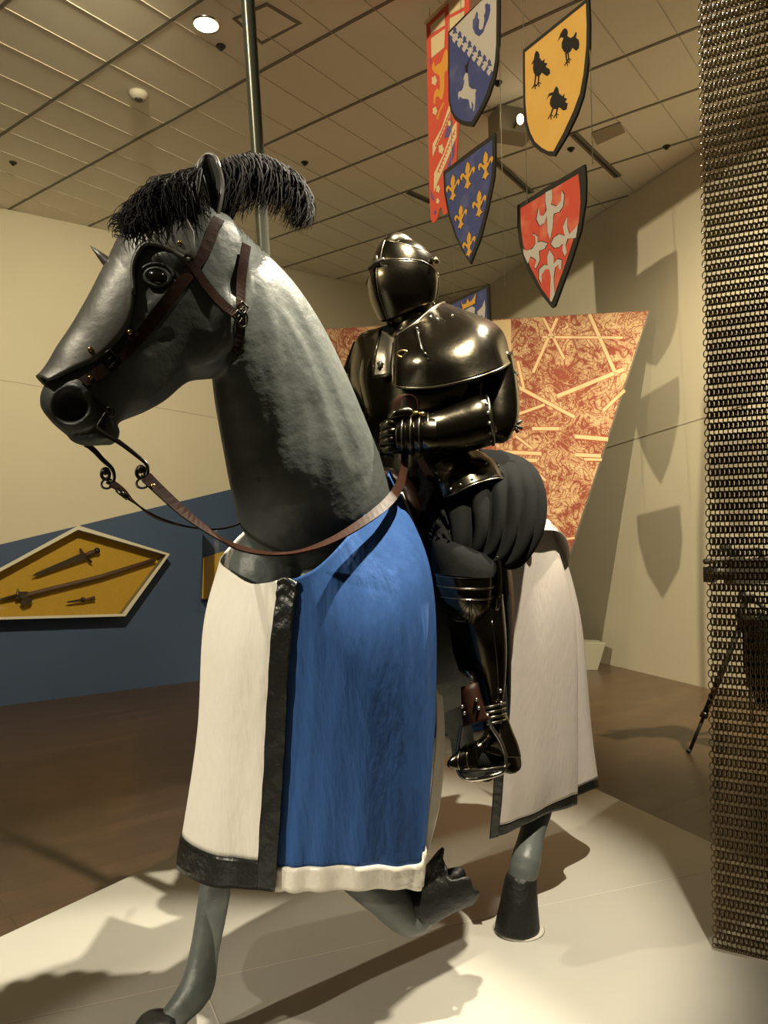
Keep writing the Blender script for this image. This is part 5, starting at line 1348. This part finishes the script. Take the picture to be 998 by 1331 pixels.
plate('right_pauldron', [[(452, 485, 2.62), (458, 505, 2.62), (468, 525, 2.60)], [(460, 452, 2.60), (463, 485, 2.56), (474, 523, 2.54)], [(470, 434, 2.56), (478, 468, 2.49), (482, 500, 2.48)], [(497, 426, 2.54), (490, 450, 2.46), (486, 474, 2.45)]], 18, 18, 'armour', .005, rim='lb')
# ---- left shoulder mantle
mant, Gm = plate('shoulder_mantle', [[(514, 438, 2.41), (511, 470, 2.37), (511, 499, 2.345)], [(519, 434, 2.40), (520, 468, 2.33), (524, 504, 2.30)], [(540, 420, 2.41), (551, 462, 2.29), (566, 503, 2.26)], [(556, 406, 2.45), (588, 450, 2.29), (612, 493, 2.25)],
    [(566, 399, 2.50), (622, 428, 2.35), (645, 482, 2.29)], [(574, 395, 2.57), (642, 424, 2.46), (660, 473, 2.38)], [(577, 394, 2.65), (645, 424, 2.58), (664, 468, 2.52)], [(574, 396, 2.72), (635, 424, 2.70), (655, 466, 2.66)]], 30, 54, 'armour', .006, rim='bl', rivets=((.42, .10), (.47, .16), (.56, .22), (.30, .2)))
mb = MB(); mb.tube([Vector(Gm[0, j]) for j in range(2, 54)], .0065, 8); mb.build('collar_rim', M['armour_light'], mant)
mb = MB(); a = W(541, 428, 2.375); b_ = W(547, 452, 2.28); mb.tube([a, b_, W(551, 460, 2.27)], .0035, 8); mb.ball(a, (.008, 0, 0), (0, .008, 0), (0, 0, .008), 8, 6); mb.ball(W(552, 461, 2.268), (.006, 0, 0), (0, .006, 0), (0, 0, .008), 8, 6); mb.build('lance_stop', M['iron'], mant)
mb = MB(); c = W(524, 460, 2.33); mb.tube([c + RIGHT * .018 * math.cos(t) + UP * .010 * math.sin(t) for t in [2 * math.pi * j / 16 for j in range(16)]], .0035, 6, closed=True); mb.build('buckle', M['brass'], mant)
mb = MB(); c = W(494, 475, 2.39); mb.tube([c + UP * .014, c, c - UP * .012 - RIGHT * .006], [.004, .006, .003], 8); mb.tube([c + UP * .006 - RIGHT * .01, c + UP * .008 + RIGHT * .008], .003, 6); mb.build('strap_tie', M['dark'], bp)
# ---- left arm : rerebrace, elbow, vambrace, gauntlet
mb = MB(); mb.rings(loft([(606, 470, 2.46, 664, 462, 2.50, .085), (612, 495, 2.44, 670, 492, 2.47, .085), (612, 520, 2.41, 673, 522, 2.44, .083), (615, 545, 2.39, 672, 548, 2.41, .080), (622, 565, 2.38, 662, 570, 2.39, .06), (632, 574, 2.38, 654, 576, 2.38, .03)], nr=26, n=32)); rer = mb.build('upper_arm_plate', M['armour'], knight)
for k in range(3):
    mb = MB(); y = 488 + k * 9; R_ = loft([(606 + k, y, 2.452 - k * .006, 672 + k * .6, y - 1, 2.48 - k * .006, .089), (606 + k, y + 2.5, 2.45 - k * .006, 672 + k * .6, y + 1.5, 2.478 - k * .006, .090)], nr=3, n=32); mb.rings(R_, cap=False); mb.build('lame_edge', M['armour_light'], rer)
mb = MB(); p = W(668, 553, 2.38)
for d in ((10, -6), (11, 4), (5, 9)):
    mb.tube([p, W(668 + d[0], 553 + d[1], 2.375)], [.006, .005], 8)
mb.build('elbow_spikes', M['dark'], rer)
VB = [(556, 538, 2.24, 560, 588, 2.24, .058), (575, 532, 2.255, 578, 590, 2.255, .062), (598, 523, 2.27, 604, 588, 2.27, .070), (618, 515, 2.285, 626, 583, 2.285, .080), (632, 516, 2.30, 641, 578, 2.30, .086)]
lat_v = (FWD * -1 + RIGHT * -.1)
mb = MB(); VR = loft(VB, lat_v, nr=20, n=32); mb.rings(VR, cap=False); vam = mb.build('vambrace', M['armour'], knight)
mb = MB(); mb.tube(VR[-1], .005, 8, closed=True); mb.tube(VR[0], .0045, 8, closed=True); mb.build('rolled_rim', M['armour_light'], vam)
for j in (5, 7, 9, 11, 13):
    mb = MB(); p = VR[-2][j]; c = sum(VR[-2], Vector()) / 32; d = (p - c).normalized(); mb.ball(p + d * .002, (.005, 0, 0), (0, .005, 0), (0, 0, .005), 8, 6); mb.build('rivet', M['bright_steel'], vam)
# gauntlet : cuff, three hand lames, four bent fingers and a thumb
gaunt = empty('gauntlet', (0, 0, 0)); gaunt.parent = knight; gaunt.location = -knight.location
gaunt['label'] = 'articulated steel gauntlet closed on the reins'
mb = MB(); CR = loft([(566, 541, 2.235, 570, 590, 2.235, .060), (556, 541, 2.23, 558, 590, 2.23, .057), (548, 543, 2.225, 549, 588, 2.225, .050)], lat_v, nr=8, n=28); mb.rings(CR, cap=False); mb.build('cuff', M['armour'], gaunt)
for k, (xa, ya, yb, w_) in enumerate(((549, 541, 589, .053), (538, 542, 591, .053), (527, 545, 590, .050))):
    mb = MB(); R_ = loft([(xa, ya, 2.222 - k * .004, xa + 1, yb, 2.222 - k * .004, w_), (xa - 4, ya - 2, 2.220 - k * .004, xa - 4, yb + 1, 2.22 - k * .004, w_ + .003), (xa - 12, ya + 2, 2.216 - k * .004, xa - 11, yb - 1, 2.216 - k * .004, w_ - .003)], lat_v, nr=8, n=28)
    mb.rings(R_, cap=True); mb.build('hand_lame', M['armour'], gaunt)
    mb = MB(); mb.tube(R_[3], .0028, 6, closed=True); mb.build('lame_rim', M['armour_light'], gaunt)
for k in range(4):
    y0 = 550 + k * 11.0; l = (0.95, 1.05, 1.0, .85)[k]
    pts = [W(520, y0, 2.20), W(509 - 2 * l, y0 + 1, 2.188), W(502 - 3 * l, y0 + 4, 2.205), W(502 - 2 * l, y0 + 6, 2.235), W(509, y0 + 7, 2.252)]
    pts = [Vector(v) for v in catmull([tuple(p) for p in pts], 16)]
    mb = MB(); mb.tube(pts, [.0150 - .0035 * i / 15 + .0012 * (1 if i in (4, 5, 10, 11) else 0) for i in range(16)], 12); mb.build('finger', M['armour'], gaunt)
pts = [W(540, 543, 2.205), W(528, 536, 2.19), W(515, 538, 2.185), W(506, 545, 2.19)]
pts = [Vector(v) for v in catmull([tuple(p) for p in pts], 14)]
mb = MB(); mb.tube(pts, [.017, .0175, .0165, .016, .016, .0165, .0155, .015, .0155, .0145, .014, .0125, .011, .006], 12); mb.build('thumb', M['armour'], gaunt)
for x, y in ((540, 537), (548, 538), (534, 540)):
    mb = MB(); mb.ball(W(x, y, 2.19), RIGHT * .012, UP * .007, FWD * .010, 10, 8); mb.build('knuckle', M['brass'], gaunt)
# strap loop rising from the hand
mb = MB(); LP = [(516, 545, 2.20), (516, 530, 2.205), (518, 519, 2.21), (526, 514, 2.22), (534, 517, 2.235), (537, 528, 2.245), (535, 545, 2.25)]
P_ = [W(*v) for v in [tuple(q_) for q_ in catmull(LP, 28)]]
cen_ = W(526, 532, 2.225); mb.ribbon(P_, [(p - cen_).normalized() for p in P_], .034, .004); mb.build('strap_loop', M['leather'], gaunt, smooth=False)
# right arm plates and hand on the lance (behind the horse's neck)
mb = MB(); mb.rings(loft([(468, 448, 2.66, 505, 440, 2.66, .085), (452, 490, 2.70, 490, 490, 2.68, .08), (432, 540, 2.71, 475, 545, 2.70, .075), (425, 575, 2.70, 455, 580, 2.70, .05)], nr=18, n=26)); mb.build('upper_arm_plate', M['armour'], knight)
mb = MB(); mb.rings(loft([(378, 545, 2.64, 378, 592, 2.64, .055), (410, 540, 2.67, 410, 592, 2.67, .07), (438, 535, 2.70, 438, 592, 2.70, .075)], nr=12, n=26), cap=False); mb.build('vambrace', M['armour'], knight)
for k in range(4):
    y0 = 550 + k * 9.5; c = Vector(W(357, y0, 2.62)); mb = MB()
    mb.tube([c + RIGHT * .036 * math.cos(t) + FWD * .036 * math.sin(t) for t in np.linspace(-2.4, 1.6, 14)], .012, 10); mb.build('finger', M['armour'], knight)
mb = MB(); c = W(366, 565, 2.62); mb.ball(c + RIGHT * .03, RIGHT * .035, UP * .05, FWD * .03, 16, 10); mb.build('hand_plate', M['armour'], knight)

# ---- trunk hose, tasset, cuff
def hose_fold(v, th):
    k = min(1.0, max(0.0, (v - .12) / .5))
    p = th * 9 + .7 * math.sin(th * 3 + 1.0) + .5 * math.sin(v * 3 + th * 2)
    valley = (1 - abs(math.sin(p))) ** 1.6
    return .05 * math.sin(th * 5 + v * 3) * k - .30 * valley * k * (.75 + .25 * math.sin(th * 4 + 2))
HOSE = [(572, 598, 2.56, 650, 585, 2.60, .08), (556, 615, 2.46, 682, 598, 2.54, .125), (545, 640, 2.40, 700, 620, 2.47, .16), (544, 664, 2.37, 708, 655, 2.42, .175), (549, 685, 2.33, 702, 698, 2.37, .165), (556, 700, 2.29, 676, 738, 2.33, .135), (563, 708, 2.27, 644, 740, 2.30, .09)]
def dohose(T, nm='trunk_hose'):
    R_ = loft(HOSE, (FWD * -1 + RIGHT * .2), nr=40, n=260, fold=hose_fold); mb = MB(); mb.rings([[T(p) for p in r] for r in R_]); return mb.build(nm, M['black_cloth'], knight)
def legpiece(name, secs, m, T, nr=22, n=36, cap=True, lat=None, fold=None, parent=None, expo=2.0):
    R_ = loft(secs, lat or (FWD * -1 + RIGHT * .1), nr=nr, n=n, fold=fold, expo=expo); mb = MB(); mb.rings([[T(p) for p in r] for r in R_], cap=cap); return mb.build(name, M[m], parent or knight), R_
# loose crumpled cloth on the inner side and the dark strip behind the leg
crk = [[(552, 606, 2.42), (545, 640, 2.40), (551, 668, 2.38), (560, 690, 2.33), (564, 702, 2.28)], [(566, 612, 2.36), (560, 642, 2.33), (563, 670, 2.30), (570, 692, 2.27), (573, 704, 2.22)], [(580, 622, 2.33), (580, 648, 2.29), (582, 672, 2.26), (586, 694, 2.22), (586, 706, 2.18)]]
G = grid_px(crk, 30, 22); r5 = np.random.default_rng(3); Nn = grid_normals(G)
for i in range(30):
    for j in range(22):
        G[i, j] += Nn[i, j] * (.010 * math.sin(i * .75 + j * .5) + .008 * math.sin(i * .4 - j * .9 + 1) + .006 * math.sin(j * 1.3 + i * 1.1))
grid_obj('crumpled_cloth', G, M['black_cloth'], knight, .004)
CUFF = [(565, 696, 2.25, 642, 726, 2.28, .095), (562, 706, 2.23, 644, 734, 2.26, .108), (561, 724, 2.215, 643, 742, 2.24, .114), (562, 744, 2.205, 641, 748, 2.225, .114)]
POL = [(567, 728, 2.215, 638, 730, 2.225, .088), (564, 744, 2.21, 640, 744, 2.22, .098), (564, 760, 2.205, 640, 762, 2.215, .104), (569, 782, 2.21, 637, 784, 2.22, .100), (580, 798, 2.225, 629, 799, 2.232, .080), (590, 808, 2.24, 620, 808, 2.243, .055)]
GRE = [(588, 795, 2.255, 652, 770, 2.285, .070), (594, 820, 2.26, 656, 815, 2.285, .080), (602, 850, 2.265, 657, 850, 2.29, .078), (613, 885, 2.27, 655, 885, 2.29, .066), (624, 915, 2.265, 652, 915, 2.28, .050), (630, 938, 2.26, 655, 934, 2.27, .046)]
SAB = [(637, 926, 2.275, 658, 928, 2.285, .045), (634, 945, 2.26, 664, 945, 2.28, .050), (627, 962, 2.24, 671, 962, 2.28, .052), (620, 972, 2.225, 676, 980, 2.27, .052)]
for T in ((lambda v: v), mirL):
    dohose(T)
    legpiece('hose_cuff', CUFF, 'black_cloth', T, nr=14, n=48, cap=False)
    pol, R_ = legpiece('knee_plate', POL, 'armour', T, nr=26, n=40)
    for q_, w_ in ((6, .0030), (10, .0030), (13, .0025)):
        mb = MB(); mb.tube([T(p) for p in R_[q_]], w_, 6, closed=True); mb.build('knee_ridge', M['armour_light'], pol)
    mb = MB(); jn = 11
    for j in (11, 8, 14, 5):
        pass
    mb.tube([T(R_[q_][10] + (R_[q_][10] - sum(R_[q_], Vector()) / 40).normalized() * .001) for q_ in range(13, 25)], [.004] * 11 + [.002], 8)
    for dj in (-5, 5, -3, 3):
        mb.tube([T(R_[13 + k][10 + int(math.floor(dj * k / 8))].lerp(R_[13 + k][11 + int(math.floor(dj * k / 8))], dj * k / 8 - math.floor(dj * k / 8))) for k in range(0, 9)], .0022, 6)
    mb.build('fan_ridges', M['armour'], pol)
    # side wing
    wc = W(641, 758, 2.20); wr = []
    for k in range(7):
        t = k / 6; wr.append([T(wc + UP * ((.078 - .014 * t) * math.cos(a)) + (RIGHT * .4 - FWD * .3 + RIGHT * .0) * (.030 * (1 - .3 * t) * math.sin(a)) + RIGHT * (.004 + .012 * math.sin(t * math.pi))) for a in [2 * math.pi * j / 26 for j in range(26)]])
    mb = MB(); mb.rings(wr); wg = mb.build('knee_wing', M['armour'], pol)
    mb = MB(); mb.tube(wr[1], .0035, 6, closed=True); mb.build('wing_rim', M['armour_light'], wg)
    mb = MB(); mb.tube([T(W(586, 803, 2.165)), T(W(592, 806, 2.16)), T(W(604, 807, 2.16)), T(W(607, 802, 2.165))], .0035, 6); mb.build('staple', M['iron'], pol)
    gre, R_ = legpiece('greave', GRE, 'armour', T, nr=26, n=36, cap=False)
    mb = MB(); mb.tube([T(R_[k][10]) for k in range(3, 26)], .0018, 6); mb.build('shin_ridge', M['armour_light'], gre)
    mb = MB(); mb.tube([T(W(652 + (k % 2) * .3, 800 + k * 17, 2.235)) for k in range(8)], .002, 6); mb.build('side_hinge', M['iron'], gre)
    for x, y in ((648, 824), (650, 898), (651, 914)):
        mb = MB(); mb.ball(T(W(x, y, 2.215)), (.006, 0, 0), (0, .006, 0), (0, 0, .006), 8, 6); mb.build('rivet', M['bright_steel'], gre)
    for k in range(4):
        y = 916 + k * 7.0; mb = MB(); A = [(628 + k, y + 4, 2.205), (638 + k, y + 2.5, 2.20), (650 + k, y, 2.215), (656 + k * .6, y - 2, 2.25)]
        mb.tube([T(W(*p)) for p in [tuple(v) for v in catmull(A, 10)]], .0042, 8); o = mb.build('ankle_lame', M['armour_light'], gre)
    # foot : heel and instep, then the broad toe
    sab, R_ = legpiece('sabaton', SAB, 'armour', T, nr=14, n=30)
    FO = [(668, 968, 2.30, 676, 1000, 2.30, .030), (655, 950, 2.285, 668, 1004, 2.285, .048), (640, 950, 2.26, 650, 1000, 2.26, .052), (622, 962, 2.235, 630, 998, 2.235, .052), (606, 970, 2.21, 612, 996, 2.21, .056), (594, 976, 2.195, 596, 996, 2.195, .054), (588, 982, 2.19, 588, 994, 2.19, .042)]
    ft, R2 = legpiece('toe_plate', FO, 'armour', T, nr=26, n=30, expo=2.5, lat=(FWD * -1 + RIGHT * -.5))
    for q_ in (9, 12, 15, 18):
        mb = MB(); mb.tube([T(p) for p in R2[q_]], .003, 6, closed=True); mb.build('lame_rim', M['armour_light'], ft)
    mb = MB(); mb.prism([T(W(x, y, d)) for x, y, d in ((590, 996, 2.21), (612, 999, 2.20), (630, 1001, 2.23), (632, 1004, 2.27), (600, 1000, 2.26))], ZU, .008); mb.build('sole', M['dark'], ft, smooth=False)
# narrow black sheet behind the lower leg
fl = [[(642, 738, 2.36), (650, 800, 2.40), (652, 900, 2.42), (648, 950, 2.43)], [(650, 735, 2.38), (659, 800, 2.42), (660, 900, 2.44), (656, 950, 2.45)], [(657, 733, 2.42), (663, 800, 2.46), (663, 900, 2.48), (660, 950, 2.48)]]
grid_obj('dark_leg_strip', grid_px(fl, 24, 10), M['black_cloth'], knight, .005)
# skirt fold of black cloth at the back of the hip
fl = [[(622, 584, 2.50), (640, 610, 2.40), (665, 640, 2.36)], [(645, 586, 2.56), (668, 604, 2.46), (690, 628, 2.42)], [(660, 590, 2.62), (690, 604, 2.56), (704, 634, 2.52)], [(660, 600, 2.68), (688, 612, 2.66), (700, 640, 2.64)]]
grid_obj('hip_cloth', grid_px(fl, 18, 18), M['black_cloth'], knight, .005)
# tasset over the thigh
tas, Gt = plate('tasset', [[(566, 606, 2.36), (569, 625, 2.31), (577, 647, 2.27)], [(574, 597, 2.36), (582, 616, 2.28), (592, 641, 2.235)], [(595, 587, 2.38), (606, 604, 2.28), (618, 629, 2.235)], [(618, 586, 2.42), (634, 600, 2.33), (648, 622, 2.28)], [(630, 590, 2.46), (650, 606, 2.40), (661, 628, 2.34)]], 18, 30, 'armour', .005, rim='b', rivets=((.05, .3), (.1, .55), (.12, .8), (.22, .9), (.35, .9), (.5, .92), (.72, .6), (.9, .6), (.95, .85)))
mb = MB(); mb.ribbon([W(545, 596, 2.34), W(553, 610, 2.33), W(562, 624, 2.32)], [(-.3, -.9, .3)] * 3, .022, .004); mb.build('tasset_strap', M['leather'], tas, smooth=False)

# ================================================================== the lance held upright on the far side
lp = [W(318.5, -260, 2.42), W(322, 0, 2.50), W(335, 200, 2.56), W(346, 380, 2.60), W(356, 560, 2.62), W(366, 760, 2.64), W(370, 830, 2.65)]
lance = empty('lance', lp[-1], 'tall dark upright lance rising behind the horse\'s neck', 'lance')
mb = MB(); mb.tube(lp, [.0225, .0225, .0215, .021, .016, .024, .026], 20); mb.build('shaft', M['lance'], lance)
mb = MB(); t = (lp[0] - lp[1]).normalized(); mb.tube([lp[0], lp[0] + t * .04, lp[0] + t * .16], [.024, .030, .002], 14); mb.build('lance_tip', M['iron'], lance)
